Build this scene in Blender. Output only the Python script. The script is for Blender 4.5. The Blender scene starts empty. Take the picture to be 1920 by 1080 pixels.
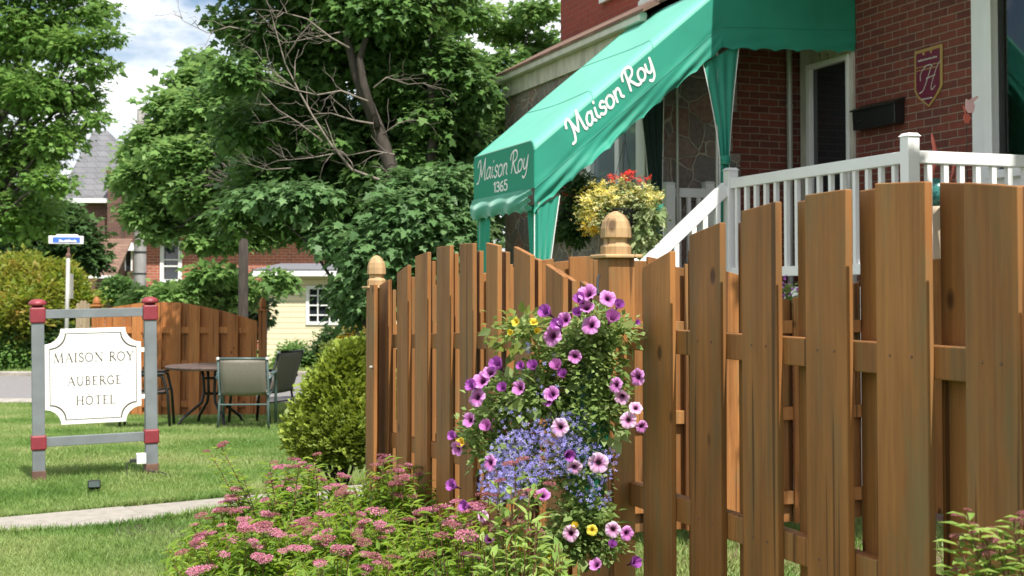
import bpy, math, random
import numpy as np
from mathutils import Vector, Matrix

R = math.radians
random.seed(7); rng = np.random.default_rng(7)
S = bpy.context.scene
COL = S.collection

# ------------------------------------------------------------------ camera
F = 2500.0; PITCH = R(2.0); CYP = 545 - F * math.tan(PITCH); ZC = 1.45
cam = bpy.data.cameras.new("camera"); camo = bpy.data.objects.new("camera", cam); COL.objects.link(camo)
camo.location = (0, 0, ZC); camo.rotation_euler = (R(90) + PITCH, 0, 0)
cam.sensor_width = 36; cam.lens = F / 1920 * 36; cam.shift_y = (CYP - 540) / 1920
cam.clip_start = 0.1; cam.clip_end = 1500
cam.dof.use_dof = True; cam.dof.focus_distance = 4.6; cam.dof.aperture_fstop = 9.0
S.camera = camo

# ------------------------------------------------------------------ sun, sky
TH = math.atan(914 / F)                       # the street front runs this far left of the view axis
SD = np.array([-math.sin(TH), math.cos(TH)])  # along the facade, away from the viewer
SE = np.array([math.cos(TH), math.sin(TH)])   # from the street towards the house
SUN_EL = R(58); off = R(5)
sh = -SD * math.cos(off) + SE * math.sin(off)
sv = Vector((sh[0] * math.cos(SUN_EL), sh[1] * math.cos(SUN_EL), math.sin(SUN_EL)))
sun = bpy.data.lights.new("sun", 'SUN'); suno = bpy.data.objects.new("sun", sun); COL.objects.link(suno)
suno.rotation_euler = (-sv).to_track_quat('-Z', 'Y').to_euler()
sun.energy = 4.3; sun.angle = R(0.5); sun.color = (1.0, 0.95, 0.87)
W = bpy.data.worlds.new("World"); S.world = W; W.use_nodes = True
wn = W.node_tree.nodes; wl = W.node_tree.links; wn.clear()
wo = wn.new('ShaderNodeOutputWorld'); bg = wn.new('ShaderNodeBackground'); sky = wn.new('ShaderNodeTexSky')
sky.sky_type = 'NISHITA'; sky.sun_disc = False; sky.sun_elevation = SUN_EL
sky.sun_rotation = math.atan2(sv.x, sv.y)
tc = wn.new('ShaderNodeTexCoord'); mp = wn.new('ShaderNodeMapping'); mp.inputs['Scale'].default_value = (1, 1, 2.2)
mp.inputs['Location'].default_value = (0.37, 0.1, 0.15)
nz = wn.new('ShaderNodeTexNoise'); nz.inputs['Scale'].default_value = 5.5; nz.inputs['Detail'].default_value = 9
nz.inputs['Roughness'].default_value = 0.55
rp = wn.new('ShaderNodeValToRGB'); rp.color_ramp.elements[0].position = 0.42; rp.color_ramp.elements[1].position = 0.52
cn = wn.new('ShaderNodeTexNoise'); cn.inputs['Scale'].default_value = 9; cn.inputs['Detail'].default_value = 6
cr = wn.new('ShaderNodeValToRGB')
cr.color_ramp.elements[0].position = 0.3; cr.color_ramp.elements[0].color = (6.5, 6.9, 7.6, 1)
cr.color_ramp.elements[1].position = 0.65; cr.color_ramp.elements[1].color = (13, 13, 13.2, 1)
mx = wn.new('ShaderNodeMix'); mx.data_type = 'RGBA'
wl.new(tc.outputs['Generated'], mp.inputs['Vector']); wl.new(mp.outputs[0], nz.inputs['Vector'])
wl.new(mp.outputs[0], cn.inputs['Vector']); wl.new(cn.outputs['Fac'], cr.inputs['Fac'])
wl.new(nz.outputs['Fac'], rp.inputs['Fac']); wl.new(rp.outputs[0], mx.inputs['Factor'])
wl.new(sky.outputs[0], mx.inputs['A']); wl.new(cr.outputs[0], mx.inputs['B'])
wl.new(mx.outputs['Result'], bg.inputs['Color']); bg.inputs['Strength'].default_value = 0.08
wl.new(bg.outputs[0], wo.inputs['Surface'])
S.view_settings.view_transform = 'Standard'; S.view_settings.look = 'None'
S.view_settings.gamma = 1; S.view_settings.exposure = 0.80
S.render.engine = 'CYCLES'
S.cycles.use_denoising = True
S.cycles.max_bounces = 8; S.cycles.diffuse_bounces = 4; S.cycles.transparent_max_bounces = 8
S.cycles.caustics_reflective = False; S.cycles.caustics_refractive = False

# ------------------------------------------------------------------ geometry helpers
def ray(px, py):
    v = (CYP - py) / F; c, s = math.cos(PITCH), math.sin(PITCH)
    return Vector(((px - 960) / F, c - v * s, s + v * c))
def P(px, py, Y):
    r = ray(px, py); return Vector((0, 0, ZC)) + r * (Y / r.y)
def hp(px, py, b=None, a=None):
    """pixel -> (b, a, z) in the house frame, on the plane b = const or a = const"""
    r = ray(px, py); rb = r.x * SE[0] + r.y * SE[1]; ra = r.x * SD[0] + r.y * SD[1]
    t = b / rb if b is not None else a / ra
    return Vector((rb * t, ra * t, ZC + r.z * t))
def H2W(v): return Vector((SE[0] * v[0] + SD[0] * v[1], SE[1] * v[0] + SD[1] * v[1], v[2]))
def W2H(v): return Vector((v[0] * SE[0] + v[1] * SE[1], v[0] * SD[0] + v[1] * SD[1], v[2]))
def sm(t): t = min(1, max(0, t)); return t * t * (3 - 2 * t)
def G(x, y):
    """height of the ground: level by the fence, falling gently to the street"""
    return -0.30 * sm((y - 11) / 10.0)
def interp(pts, x):
    if x <= pts[0][0]: return pts[0][1]
    for (a, b), (c, d) in zip(pts, pts[1:]):
        if x <= c: return b + (d - b) * (x - a) / (c - a)
    return pts[-1][1]

BASE = {}
def tag(o, label=None, cat=None, group=None, kind=None):
    if label: o['label'] = label
    if cat: o['category'] = cat
    if group: o['group'] = group
    if kind: o['kind'] = kind
    return o
def thing(name, label, cat, base=(0, 0, 0), frame='W', group=None, rz=0.0, tilt=0.0):
    """Empty at the base; frame 'W' = world axes, 'H' = house axes (b, a, z)"""
    o = bpy.data.objects.new(name, None); COL.objects.link(o)
    base = Vector(base)
    o.location = H2W(base) if frame == 'H' else base
    if frame == 'H': rz = TH
    o.rotation_euler = (0, tilt, rz); o.empty_display_size = 0.1
    BASE[o.name] = base if frame == 'H' or (rz == 0 and tilt == 0) else Vector((0, 0, 0))
    return tag(o, label, cat, group)

class MB:
    def __init__(s): s.v = []; s.f = []
    def add(s, vs, fs):
        n = len(s.v); s.v += [tuple(v) for v in vs]; s.f += [tuple(i + n for i in f) for f in fs]; return s
    def box(s, lo, hi):
        x0, y0, z0 = lo; x1, y1, z1 = hi
        return s.add([(x0, y0, z0), (x1, y0, z0), (x1, y1, z0), (x0, y1, z0), (x0, y0, z1), (x1, y0, z1), (x1, y1, z1), (x0, y1, z1)],
                     [(0, 3, 2, 1), (4, 5, 6, 7), (0, 1, 5, 4), (1, 2, 6, 5), (2, 3, 7, 6), (3, 0, 4, 7)])
    def hexa(s, q, r):
        """8 corners: bottom ring q, top ring r"""
        return s.add(list(q) + list(r), [(0, 3, 2, 1), (4, 5, 6, 7), (0, 1, 5, 4), (1, 2, 6, 5), (2, 3, 7, 6), (3, 0, 4, 7)])
    def bar(s, p, q, w, h, up=(0, 0, 1)):
        p = Vector(p); q = Vector(q); d = (q - p).normalized(); u = Vector(up)
        sd = d.cross(u).normalized() * (w / 2); uu = sd.cross(d).normalized() * (h / 2)
        a = [p - sd - uu, p + sd - uu, p + sd + uu, p - sd + uu]; b = [x + (q - p) for x in a]
        return s.hexa(a, b)
    def tube(s, pts, rad, n=8, cap=True):
        pts = [Vector(p) for p in pts]; m = len(pts)
        if not hasattr(rad, '__len__'): rad = [rad] * m
        vs = []; prev = None
        for i, p in enumerate(pts):
            d = (pts[min(i + 1, m - 1)] - pts[max(i - 1, 0)])
            if d.length < 1e-9: d = Vector((0, 0, 1))
            d.normalize()
            if prev is None:
                prev = d.orthogonal().normalized()
            x = (prev - d * prev.dot(d))
            x = x.normalized() if x.length > 1e-6 else d.orthogonal().normalized()
            prev = x; y = d.cross(x)
            for k in range(n):
                t = 2 * math.pi * k / n; vs.append(p + (x * math.cos(t) + y * math.sin(t)) * rad[i])
        fs = [(i * n + k, i * n + (k + 1) % n, (i + 1) * n + (k + 1) % n, (i + 1) * n + k) for i in range(m - 1) for k in range(n)]
        if cap: fs += [tuple(reversed(range(n))), tuple(range((m - 1) * n, m * n))]
        return s.add(vs, fs)
    def lathe(s, prof, c, n=20, axis=None):
        c = Vector(c); vs = []
        for r, z in prof:
            for k in range(n):
                t = 2 * math.pi * k / n; v = Vector((r * math.cos(t), r * math.sin(t), z))
                if axis is not None: v = axis @ v
                vs.append(c + v)
        m = len(prof)
        fs = [(i * n + k, i * n + (k + 1) % n, (i + 1) * n + (k + 1) % n, (i + 1) * n + k) for i in range(m - 1) for k in range(n)]
        fs += [tuple(reversed(range(n))), tuple(range((m - 1) * n, m * n))]
        return s.add(vs, fs)
    def prism(s, poly, mapf, t0, t1):
        """poly of (u, v); mapf(u, v, t) -> 3D; t0 and t1 the two faces"""
        n = len(poly); vs = [mapf(u, v, t0) for u, v in poly] + [mapf(u, v, t1) for u, v in poly]
        fs = [tuple(range(n)), tuple(reversed(range(n, 2 * n)))] + [(i, i + n, (i + 1) % n + n, (i + 1) % n) for i in range(n)]
        return s.add(vs, fs)
    def grid(s, fn, nu, nv):
        vs = [fn(i / nu, j / nv) for j in range(nv + 1) for i in range(nu + 1)]
        fs = [(j * (nu + 1) + i, j * (nu + 1) + i + 1, (j + 1) * (nu + 1) + i + 1, (j + 1) * (nu + 1) + i) for j in range(nv) for i in range(nu)]
        return s.add(vs, fs)
    def build(s, name, mat, parent=None, smooth=False, bevel=0, solid=0, subsurf=0, base=None):
        b = base if base is not None else (BASE[parent.name] if parent is not None else Vector((0, 0, 0)))
        me = bpy.data.meshes.new(name)
        me.from_pydata([(v[0] - b[0], v[1] - b[1], v[2] - b[2]) for v in s.v], [], s.f); me.update()
        import bmesh
        bm = bmesh.new(); bm.from_mesh(me); bmesh.ops.recalc_face_normals(bm, faces=bm.faces); bm.to_mesh(me); bm.free()
        if smooth: me.polygons.foreach_set('use_smooth', [True] * len(me.polygons))
        me.materials.append(mat)
        o = bpy.data.objects.new(name, me); COL.objects.link(o); BASE[o.name] = Vector(b)
        if parent is not None: o.parent = parent
        else: o.location = b
        if bevel:
            m = o.modifiers.new('bevel', 'BEVEL'); m.width = bevel; m.segments = 2; m.limit_method = 'ANGLE'
        if solid:
            m = o.modifiers.new('solid', 'SOLIDIFY'); m.thickness = solid; m.offset = 0
        return o

def np_mesh(name, verts, tmpl_faces, k, n, mat, parent=None, rnd=None, base=None, vcol=None, smooth=False):
    """verts (n*k,3); tmpl_faces: list of index tuples of one template with k verts"""
    b = base if base is not None else (BASE[parent.name] if parent is not None else Vector((0, 0, 0)))
    verts = np.asarray(verts, dtype=np.float32).reshape(-1, 3) - np.array(b, dtype=np.float32)
    flat = np.concatenate([np.array(f) for f in tmpl_faces]); cnt = np.array([len(f) for f in tmpl_faces])
    loops = (np.arange(n)[:, None] * k + flat[None, :]).ravel().astype(np.int32)
    starts1 = np.concatenate([[0], np.cumsum(cnt)[:-1]])
    starts = (np.arange(n)[:, None] * len(flat) + starts1[None, :]).ravel().astype(np.int32)
    me = bpy.data.meshes.new(name)
    me.vertices.add(len(verts)); me.vertices.foreach_set('co', verts.ravel())
    me.loops.add(len(loops)); me.loops.foreach_set('vertex_index', loops)
    me.polygons.add(len(starts)); me.polygons.foreach_set('loop_start', starts)
    if rnd is not None:
        at = me.attributes.new('rnd', 'FLOAT', 'POINT'); at.data.foreach_set('value', np.repeat(rnd, k).astype(np.float32))
    me.update(calc_edges=True); me.validate()
    if smooth: me.polygons.foreach_set('use_smooth', [True] * len(me.polygons))
    me.materials.append(mat)
    o = bpy.data.objects.new(name, me); COL.objects.link(o); BASE[o.name] = Vector(b)
    if parent is not None: o.parent = parent
    else: o.location = b
    return o

# leaf templates: x across, y along the leaf, z up
T_OVAL = (np.array([(0, 0, 0), (.32, .42, .07), (0, 1, -.08), (-.32, .42, .07)]), [(0, 1, 2), (0, 2, 3)])
T_LANCE = (np.array([(0, 0, 0), (.15, .3, .05), (.13, .62, .03), (0, 1, -.16), (-.13, .62, .03), (-.15, .3, .05), (0, .35, -.02), (0, .65, -.04)]),
           [(0, 1, 6), (0, 6, 5), (1, 2, 7, 6), (6, 7, 4, 5), (2, 3, 7), (7, 3, 4)])
T_MAPLE = (np.array([(0, 0, 0), (.42, .08, .05), (.3, .32, .04), (.58, .5, -.03), (.22, .62, .03), (0, 1.05, -.1), (-.22, .62, .03), (-.58, .5, -.03), (-.3, .32, .04), (-.42, .08, .05), (0, .35, -.02)]),
           [(0, 1, 2, 10), (10, 2, 3, 4), (10, 4, 5, 6), (10, 6, 7, 8), (0, 10, 8, 9)])
T_SPRAY = (np.array([(0, 0, 0), (.25, .3, .1), (.12, .5, .0), (.34, .8, .1), (0, 1, 0), (-.34, .75, -.1), (-.12, .5, 0), (-.25, .25, -.1)]),
           [(0, 1, 2, 7), (2, 3, 4, 6), (6, 4, 5), (0, 2, 6, 7)])
def unit(a): return a / np.maximum(np.linalg.norm(a, axis=-1, keepdims=True), 1e-9)
def leaves(name, pos, direc, normal, size, tmpl, mat, parent=None, rnd=None, base=None):
    T, faces = tmpl; n = len(pos)
    y = unit(direc); x = unit(np.cross(y, normal)); z = np.cross(x, y)
    v = pos[:, None, :] + size[:, None, None] * (T[None, :, 0:1] * x[:, None] + T[None, :, 1:2] * y[:, None] + T[None, :, 2:3] * z[:, None])
    if rnd is None: rnd = rng.random(n)
    return np_mesh(name, v.reshape(-1, 3), faces, len(T), n, mat, parent, rnd, base)

# ------------------------------------------------------------------ materials
def mat(name): 
    m = bpy.data.materials.new(name); m.use_nodes = True; return m, m.node_tree.nodes, m.node_tree.links
def plain(name, col, rough=0.6, metal=0.0, noise=0.0, nscale=8, bump=0.0, spec=0.5, stretch=(1, 1, 1)):
    m, n, l = mat(name); b = n['Principled BSDF']
    b.inputs['Base Color'].default_value = (*col, 1); b.inputs['Roughness'].default_value = rough
    b.inputs['Metallic'].default_value = metal; b.inputs['Specular IOR Level'].default_value = spec
    if noise or bump:
        t = n.new('ShaderNodeTexCoord'); mpn = n.new('ShaderNodeMapping'); mpn.inputs['Scale'].default_value = stretch
        x = n.new('ShaderNodeTexNoise'); x.inputs['Scale'].default_value = nscale; x.inputs['Detail'].default_value = 6
        l.new(t.outputs['Object'], mpn.inputs['Vector']); l.new(mpn.outputs[0], x.inputs['Vector'])
        if noise:
            r = n.new('ShaderNodeValToRGB'); r.color_ramp.elements[0].position = .3; r.color_ramp.elements[1].position = .7
            r.color_ramp.elements[0].color = (*[c * (1 - noise) for c in col], 1); r.color_ramp.elements[1].color = (*[min(1, c * (1 + noise * .6)) for c in col], 1)
            l.new(x.outputs['Fac'], r.inputs['Fac']); l.new(r.outputs[0], b.inputs['Base Color'])
        if bump:
            bp = n.new('ShaderNodeBump'); bp.inputs['Strength'].default_value = bump; bp.inputs['Distance'].default_value = .01
            l.new(x.outputs['Fac'], bp.inputs['Height']); l.new(bp.outputs[0], b.inputs['Normal'])
    return m
def leafmat(name, cols, trans=0.35, rough=0.45, spec=0.35, patch=0.35, pscale=1.3):
    """each leaf takes its own tone from the ramp; whole twigs lean lighter or yellower"""
    m, n, l = mat(name); b = n['Principled BSDF']; out = n['Material Output']
    a = n.new('ShaderNodeAttribute'); a.attribute_name = 'rnd'; rough = max(rough, .5); spec = min(spec, .3)
    t = n.new('ShaderNodeTexCoord'); x = n.new('ShaderNodeTexNoise'); x.inputs['Scale'].default_value = pscale; x.inputs['Detail'].default_value = 3
    l.new(t.outputs['Object'], x.inputs['Vector'])
    ma = n.new('ShaderNodeMath'); ma.operation = 'MULTIPLY_ADD'; ma.inputs[1].default_value = 2.4; ma.inputs[2].default_value = -0.7
    l.new(x.outputs['Fac'], ma.inputs[0])
    mm = n.new('ShaderNodeMix'); mm.inputs['Factor'].default_value = patch
    l.new(a.outputs['Fac'], mm.inputs['A']); l.new(ma.outputs[0], mm.inputs['B'])
    r = n.new('ShaderNodeValToRGB'); els = r.color_ramp.elements
    for i, c in enumerate(cols):
        e = els[i] if i < 2 else els.new(1.0)
        e.position = i / (len(cols) - 1)
    for i, c in enumerate(cols):
        if pscale == 1.3 and c[1] > c[0] and c[1] > c[2] * 2: g = .07 * c[1]; c = (c[0] + g * .6, c[1] * .96, c[2] + g)
        els[i].position = i / (len(cols) - 1); els[i].color = (*c, 1)
    l.new(mm.outputs['Result'], r.inputs['Fac']); l.new(r.outputs[0], b.inputs['Base Color'])
    b.inputs['Roughness'].default_value = rough; b.inputs['Specular IOR Level'].default_value = spec
    tr = n.new('ShaderNodeBsdfTranslucent'); hs = n.new('ShaderNodeHueSaturation'); hs.inputs['Hue'].default_value = .485
    hs.inputs['Saturation'].default_value = .95 if pscale == 1.3 else 1.05; hs.inputs['Value'].default_value = 1.6
    l.new(r.outputs[0], hs.inputs['Color']); l.new(hs.outputs[0], tr.inputs['Color'])
    mix = n.new('ShaderNodeMixShader'); mix.inputs[0].default_value = trans
    l.new(b.outputs[0], mix.inputs[1]); l.new(tr.outputs[0], mix.inputs[2]); l.new(mix.outputs[0], out.inputs['Surface'])
    return m
def woodmat(name, c1, c2, grey=(.24, .22, .14), greyamt=0.5, rough=0.62):
    m, n, l = mat(name); b = n['Principled BSDF']
    t = n.new('ShaderNodeTexCoord'); oi = n.new('ShaderNodeObjectInfo')
    ad = n.new('ShaderNodeVectorMath'); ad.operation = 'MULTIPLY_ADD'; ad.inputs[1].default_value = (17, 23, 31)
    cmb = n.new('ShaderNodeCombineXYZ')
    for i in range(3): l.new(oi.outputs['Random'], cmb.inputs[i])
    l.new(cmb.outputs[0], ad.inputs[0]); l.new(t.outputs['Object'], ad.inputs[2])
    def noise(scale, st, det=6, rgh=.6):
        mpn = n.new('ShaderNodeMapping'); mpn.inputs['Scale'].default_value = st; l.new(ad.outputs[0], mpn.inputs['Vector'])
        x = n.new('ShaderNodeTexNoise'); x.inputs['Scale'].default_value = scale; x.inputs['Detail'].default_value = det
        x.inputs['Roughness'].default_value = rgh; l.new(mpn.outputs[0], x.inputs['Vector']); return x
    grain = noise(60, (1, 1, .035), 5, .65); broad = noise(5, (1.6, 1.6, .3), 4); stain = noise(7, (1.2, 1.2, .22), 5, .7)
    r = n.new('ShaderNodeValToRGB'); r.color_ramp.elements[0].color = (*c1, 1); r.color_ramp.elements[1].color = (*c2, 1)
    r.color_ramp.elements[0].position = .34; r.color_ramp.elements[1].position = .66
    mm = n.new('ShaderNodeMix'); mm.inputs['Factor'].default_value = .45
    l.new(broad.outputs['Fac'], mm.inputs['A']); l.new(grain.outputs['Fac'], mm.inputs['B']); l.new(mm.outputs['Result'], r.inputs['Fac'])
    # weathering
    sr = n.new('ShaderNodeValToRGB'); sr.color_ramp.elements[0].position = .5; sr.color_ramp.elements[1].position = .72
    sr.color_ramp.elements[1].color = (greyamt, greyamt, greyamt, 1)
    l.new(stain.outputs['Fac'], sr.inputs['Fac'])
    m1 = n.new('ShaderNodeMix'); m1.data_type = 'RGBA'; m1.inputs['B'].default_value = (*grey, 1)
    l.new(sr.outputs[0], m1.inputs['Factor']); l.new(r.outputs[0], m1.inputs['A'])
    # knots and checks
    mk = n.new('ShaderNodeMapping'); mk.inputs['Scale'].default_value = (5.5, 5.5, 3.4); l.new(ad.outputs[0], mk.inputs['Vector'])
    vo = n.new('ShaderNodeTexVoronoi'); vo.inputs['Scale'].default_value = 1.0; vo.inputs['Randomness'].default_value = 1
    l.new(mk.outputs[0], vo.inputs['Vector'])
    kr = n.new('ShaderNodeValToRGB'); kr.color_ramp.elements[0].position = .05; kr.color_ramp.elements[0].color = (.85, .85, .85, 1)
    kr.color_ramp.elements[1].position = .10; kr.color_ramp.elements[1].color = (0, 0, 0, 1); l.new(vo.outputs['Distance'], kr.inputs['Fac'])
    ck = noise(26, (1, 1, .02), 2, .5); cs = n.new('ShaderNodeValToRGB'); cs.color_ramp.elements[0].position = .635; cs.color_ramp.elements[1].position = .66
    cs.color_ramp.elements[1].color = (.7, .7, .7, 1); l.new(ck.outputs['Fac'], cs.inputs['Fac'])
    mxx = n.new('ShaderNodeMath'); mxx.operation = 'MAXIMUM'; l.new(kr.outputs[0], mxx.inputs[0]); l.new(cs.outputs[0], mxx.inputs[1])
    m2 = n.new('ShaderNodeMix'); m2.data_type = 'RGBA'; m2.inputs['B'].default_value = (c1[0] * .3, c1[1] * .28, c1[2] * .3, 1)
    l.new(mxx.outputs[0], m2.inputs['Factor']); l.new(m1.outputs['Result'], m2.inputs['A'])
    hv = n.new('ShaderNodeHueSaturation'); mr = n.new('ShaderNodeMapRange'); mr.inputs['To Min'].default_value = .82; mr.inputs['To Max'].default_value = 1.15
    l.new(oi.outputs['Random'], mr.inputs['Value']); l.new(mr.outputs[0], hv.inputs['Value']); l.new(m2.outputs['Result'], hv.inputs['Color'])
    l.new(hv.outputs[0], b.inputs['Base Color'])
    b.inputs['Roughness'].default_value = rough; b.inputs['Specular IOR Level'].default_value = .3
    bp = n.new('ShaderNodeBump'); bp.inputs['Strength'].default_value = .8; bp.inputs['Distance'].default_value = .0025
    sub = n.new('ShaderNodeMath'); sub.operation = 'SUBTRACT'; l.new(grain.outputs['Fac'], sub.inputs[0]); l.new(mxx.outputs[0], sub.inputs[1])
    l.new(sub.outputs[0], bp.inputs['Height']); l.new(bp.outputs[0], b.inputs['Normal'])
    return m
def brickmat(name, ca, cb, mort, bw=.21, bh=.067, ms=.009, bumpd=.006, slant=(1, 1)):
    m, n, l = mat(name); b = n['Principled BSDF']; t = n.new('ShaderNodeTexCoord'); sp = n.new('ShaderNodeSeparateXYZ')
    l.new(t.outputs['Object'], sp.inputs[0]); ad = n.new('ShaderNodeMath'); ad.operation = 'ADD'
    l.new(sp.outputs[0], ad.inputs[0]); l.new(sp.outputs[1], ad.inputs[1]); cb_ = n.new('ShaderNodeCombineXYZ')
    l.new(ad.outputs[0], cb_.inputs[0]); l.new(sp.outputs[2], cb_.inputs[1])
    br = n.new('ShaderNodeTexBrick'); br.inputs['Scale'].default_value = 1; br.inputs['Brick Width'].default_value = bw; br.inputs['Row Height'].default_value = bh
    br.inputs['Mortar Size'].default_value = ms / 2; br.inputs['Mortar Smooth'].default_value = .15; br.inputs['Bias'].default_value = 0
    br.inputs['Color1'].default_value = (*ca, 1); br.inputs['Color2'].default_value = (*cb, 1); br.inputs['Mortar'].default_value = (*mort, 1)
    wob = n.new('ShaderNodeTexNoise'); wob.inputs['Scale'].default_value = 9; vm = n.new('ShaderNodeVectorMath'); vm.operation = 'MULTIPLY_ADD'
    vm.inputs[1].default_value = (.008, .008, 0); l.new(cb_.outputs[0], wob.inputs['Vector']); l.new(wob.outputs['Color'], vm.inputs[0]); l.new(cb_.outputs[0], vm.inputs[2])
    l.new(vm.outputs[0], br.inputs['Vector'])
    nn = n.new('ShaderNodeTexNoise'); nn.inputs['Scale'].default_value = 14; nn.inputs['Detail'].default_value = 8; l.new(cb_.outputs[0], nn.inputs['Vector'])
    mr = n.new('ShaderNodeMapRange'); mr.inputs['To Min'].default_value = .6; mr.inputs['To Max'].default_value = 1.35; l.new(nn.outputs['Fac'], mr.inputs['Value'])
    hv = n.new('ShaderNodeHueSaturation'); l.new(mr.outputs[0], hv.inputs['Value']); l.new(br.outputs['Color'], hv.inputs['Color']); l.new(hv.outputs[0], b.inputs['Base Color'])
    b.inputs['Roughness'].default_value = .85
    bp = n.new('ShaderNodeBump'); bp.inputs['Distance'].default_value = bumpd; bp.inputs['Strength'].default_value = .8; bp.invert = True
    l.new(br.outputs['Fac'], bp.inputs['Height']); l.new(bp.outputs[0], b.inputs['Normal'])
    return m
def stonemat(name):
    m, n, l = mat(name); b = n['Principled BSDF']; t = n.new('ShaderNodeTexCoord'); sp = n.new('ShaderNodeSeparateXYZ')
    l.new(t.outputs['Object'], sp.inputs[0]); ad = n.new('ShaderNodeMath'); ad.operation = 'ADD'
    l.new(sp.outputs[0], ad.inputs[0]); l.new(sp.outputs[1], ad.inputs[1]); c = n.new('ShaderNodeCombineXYZ')
    l.new(ad.outputs[0], c.inputs[0]); l.new(sp.outputs[2], c.inputs[1])
    wob = n.new('ShaderNodeTexNoise'); wob.inputs['Scale'].default_value = 5; vm = n.new('ShaderNodeVectorMath'); vm.operation = 'MULTIPLY_ADD'
    vm.inputs[1].default_value = (.12, .12, 0); l.new(c.outputs[0], wob.inputs['Vector']); l.new(wob.outputs['Color'], vm.inputs[0]); l.new(c.outputs[0], vm.inputs[2])
    v1 = n.new('ShaderNodeTexVoronoi'); v1.feature = 'DISTANCE_TO_EDGE'; v1.inputs['Scale'].default_value = 4.4; v2 = n.new('ShaderNodeTexVoronoi'); v2.inputs['Scale'].default_value = 4.4
    l.new(vm.outputs[0], v1.inputs['Vector']); l.new(vm.outputs[0], v2.inputs['Vector'])
    sc = n.new('ShaderNodeSeparateColor'); l.new(v2.outputs['Color'], sc.inputs[0])
    r = n.new('ShaderNodeValToRGB'); e = r.color_ramp.elements; e[0].color = (.17, .14, .125, 1); e[1].color = (.26, .22, .19, 1)
    for p, q in ((.35, (.21, .18, .155)), (.6, (.26, .145, .115)), (.8, (.14, .135, .13))):
        k = e.new(p); k.color = (*q, 1)
    l.new(sc.outputs[0], r.inputs['Fac'])
    nn = n.new('ShaderNodeTexNoise'); nn.inputs['Scale'].default_value = 22; nn.inputs['Detail'].default_value = 9; l.new(c.outputs[0], nn.inputs['Vector'])
    mr = n.new('ShaderNodeMapRange'); mr.inputs['To Min'].default_value = .45; mr.inputs['To Max'].default_value = 1.6; l.new(nn.outputs['Fac'], mr.inputs['Value'])
    hv = n.new('ShaderNodeHueSaturation'); l.new(mr.outputs[0], hv.inputs['Value']); l.new(r.outputs[0], hv.inputs['Color'])
    er = n.new('ShaderNodeValToRGB'); er.color_ramp.elements[0].position = .012; er.color_ramp.elements[1].position = .04; l.new(v1.outputs['Distance'], er.inputs['Fac'])
    mx_ = n.new('ShaderNodeMix'); mx_.data_type = 'RGBA'; mx_.inputs['A'].default_value = (.46, .41, .34, 1); l.new(er.outputs[0], mx_.inputs['Factor']); l.new(hv.outputs[0], mx_.inputs['B'])
    l.new(mx_.outputs['Result'], b.inputs['Base Color']); b.inputs['Roughness'].default_value = .85
    h = n.new('ShaderNodeMath'); h.operation = 'MULTIPLY_ADD'; h.inputs[1].default_value = .5; l.new(nn.outputs['Fac'], h.inputs[0]); l.new(er.outputs[0], h.inputs[2])
    bp = n.new('ShaderNodeBump'); bp.inputs['Distance'].default_value = .02; bp.inputs['Strength'].default_value = .9; l.new(h.outputs[0], bp.inputs['Height']); l.new(bp.outputs[0], b.inputs['Normal'])
    return m
def glassmat(name, tint=(.02, .025, .03), rough=.03):
    m, n, l = mat(name); b = n['Principled BSDF']; b.inputs['Base Color'].default_value = (*tint, 1); b.inputs['Roughness'].default_value = rough
    b.inputs['Specular IOR Level'].default_value = .8; return m

M = {}
M['fence'] = woodmat('stained_cedar', (.175, .071, .021), (.375, .163, .049), (.17, .13, .06), .75)
M['fence_far'] = woodmat('orange_cedar', (.30, .105, .03), (.50, .20, .065), (.25, .14, .06), .35)
M['wood_grey'] = woodmat('weathered_cedar', (.22, .16, .10), (.42, .33, .22), (.2, .19, .17), .5)
M['wood_cap'] = woodmat('sun_bleached_cap', (.34, .20, .095), (.52, .34, .17), (.30, .24, .15), .4)
M['brick'] = brickmat('red_brick', (.19, .046, .028), (.115, .032, .022), (.25, .20, .15))
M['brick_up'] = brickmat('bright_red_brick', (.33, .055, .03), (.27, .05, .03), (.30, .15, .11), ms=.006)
M['brick_far'] = brickmat('far_orange_brick', (.45, .13, .08), (.34, .11, .075), (.5, .38, .3), .24, .085, .014)
M['brick_dark'] = brickmat('far_brown_brick', (.14, .06, .045), (.09, .04, .035), (.2, .15, .12), .24, .085, .014)
M['stone'] = stonemat('rubble_stone')
M['shingle'] = brickmat('brown_shingle', (.22, .13, .09), (.15, .085, .06), (.08, .05, .04), .3, .13, .012)
M['shingle_grey'] = brickmat('grey_shingle', (.16, .16, .17), (.12, .12, .13), (.06, .06, .065), .5, .28, .02)
M['white'] = plain('white_vinyl', (.80, .80, .79), .35, noise=.04, nscale=5)
M['trim'] = plain('cream_trim', (.55, .52, .45), .6, noise=.3, nscale=9, stretch=(1, 1, .4))
M['gutter'] = plain('painted_gutter', (.62, .60, .54), .5, noise=.15, nscale=6)
M['glass'] = glassmat('dark_glass'); M['glass_pale'] = glassmat('curtained_glass', (.16, .20, .22), .05)
M['black'] = plain('black_metal', (.012, .013, .013), .4)
M['blackp'] = plain('matt_black', (.02, .02, .02), .7)
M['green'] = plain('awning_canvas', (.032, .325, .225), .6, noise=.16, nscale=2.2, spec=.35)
M['green_panel'] = plain('shaded_front_canvas', (.01, .25, .16), .62, noise=.08, nscale=2, spec=.3)  # darker than the sides: shade of the front face put into the colour
M['letter'] = plain('white_paint', (.82, .82, .80), .5)
M['sign'] = plain('sign_board_white', (.82, .82, .78), .45, noise=.03, nscale=3)
M['ink'] = plain('sign_lettering_brown', (.085, .07, .06), .6)
M['greypaint'] = plain('grey_painted_wood', (.17, .19, .20), .6, noise=.18, nscale=7, bump=.2)
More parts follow.
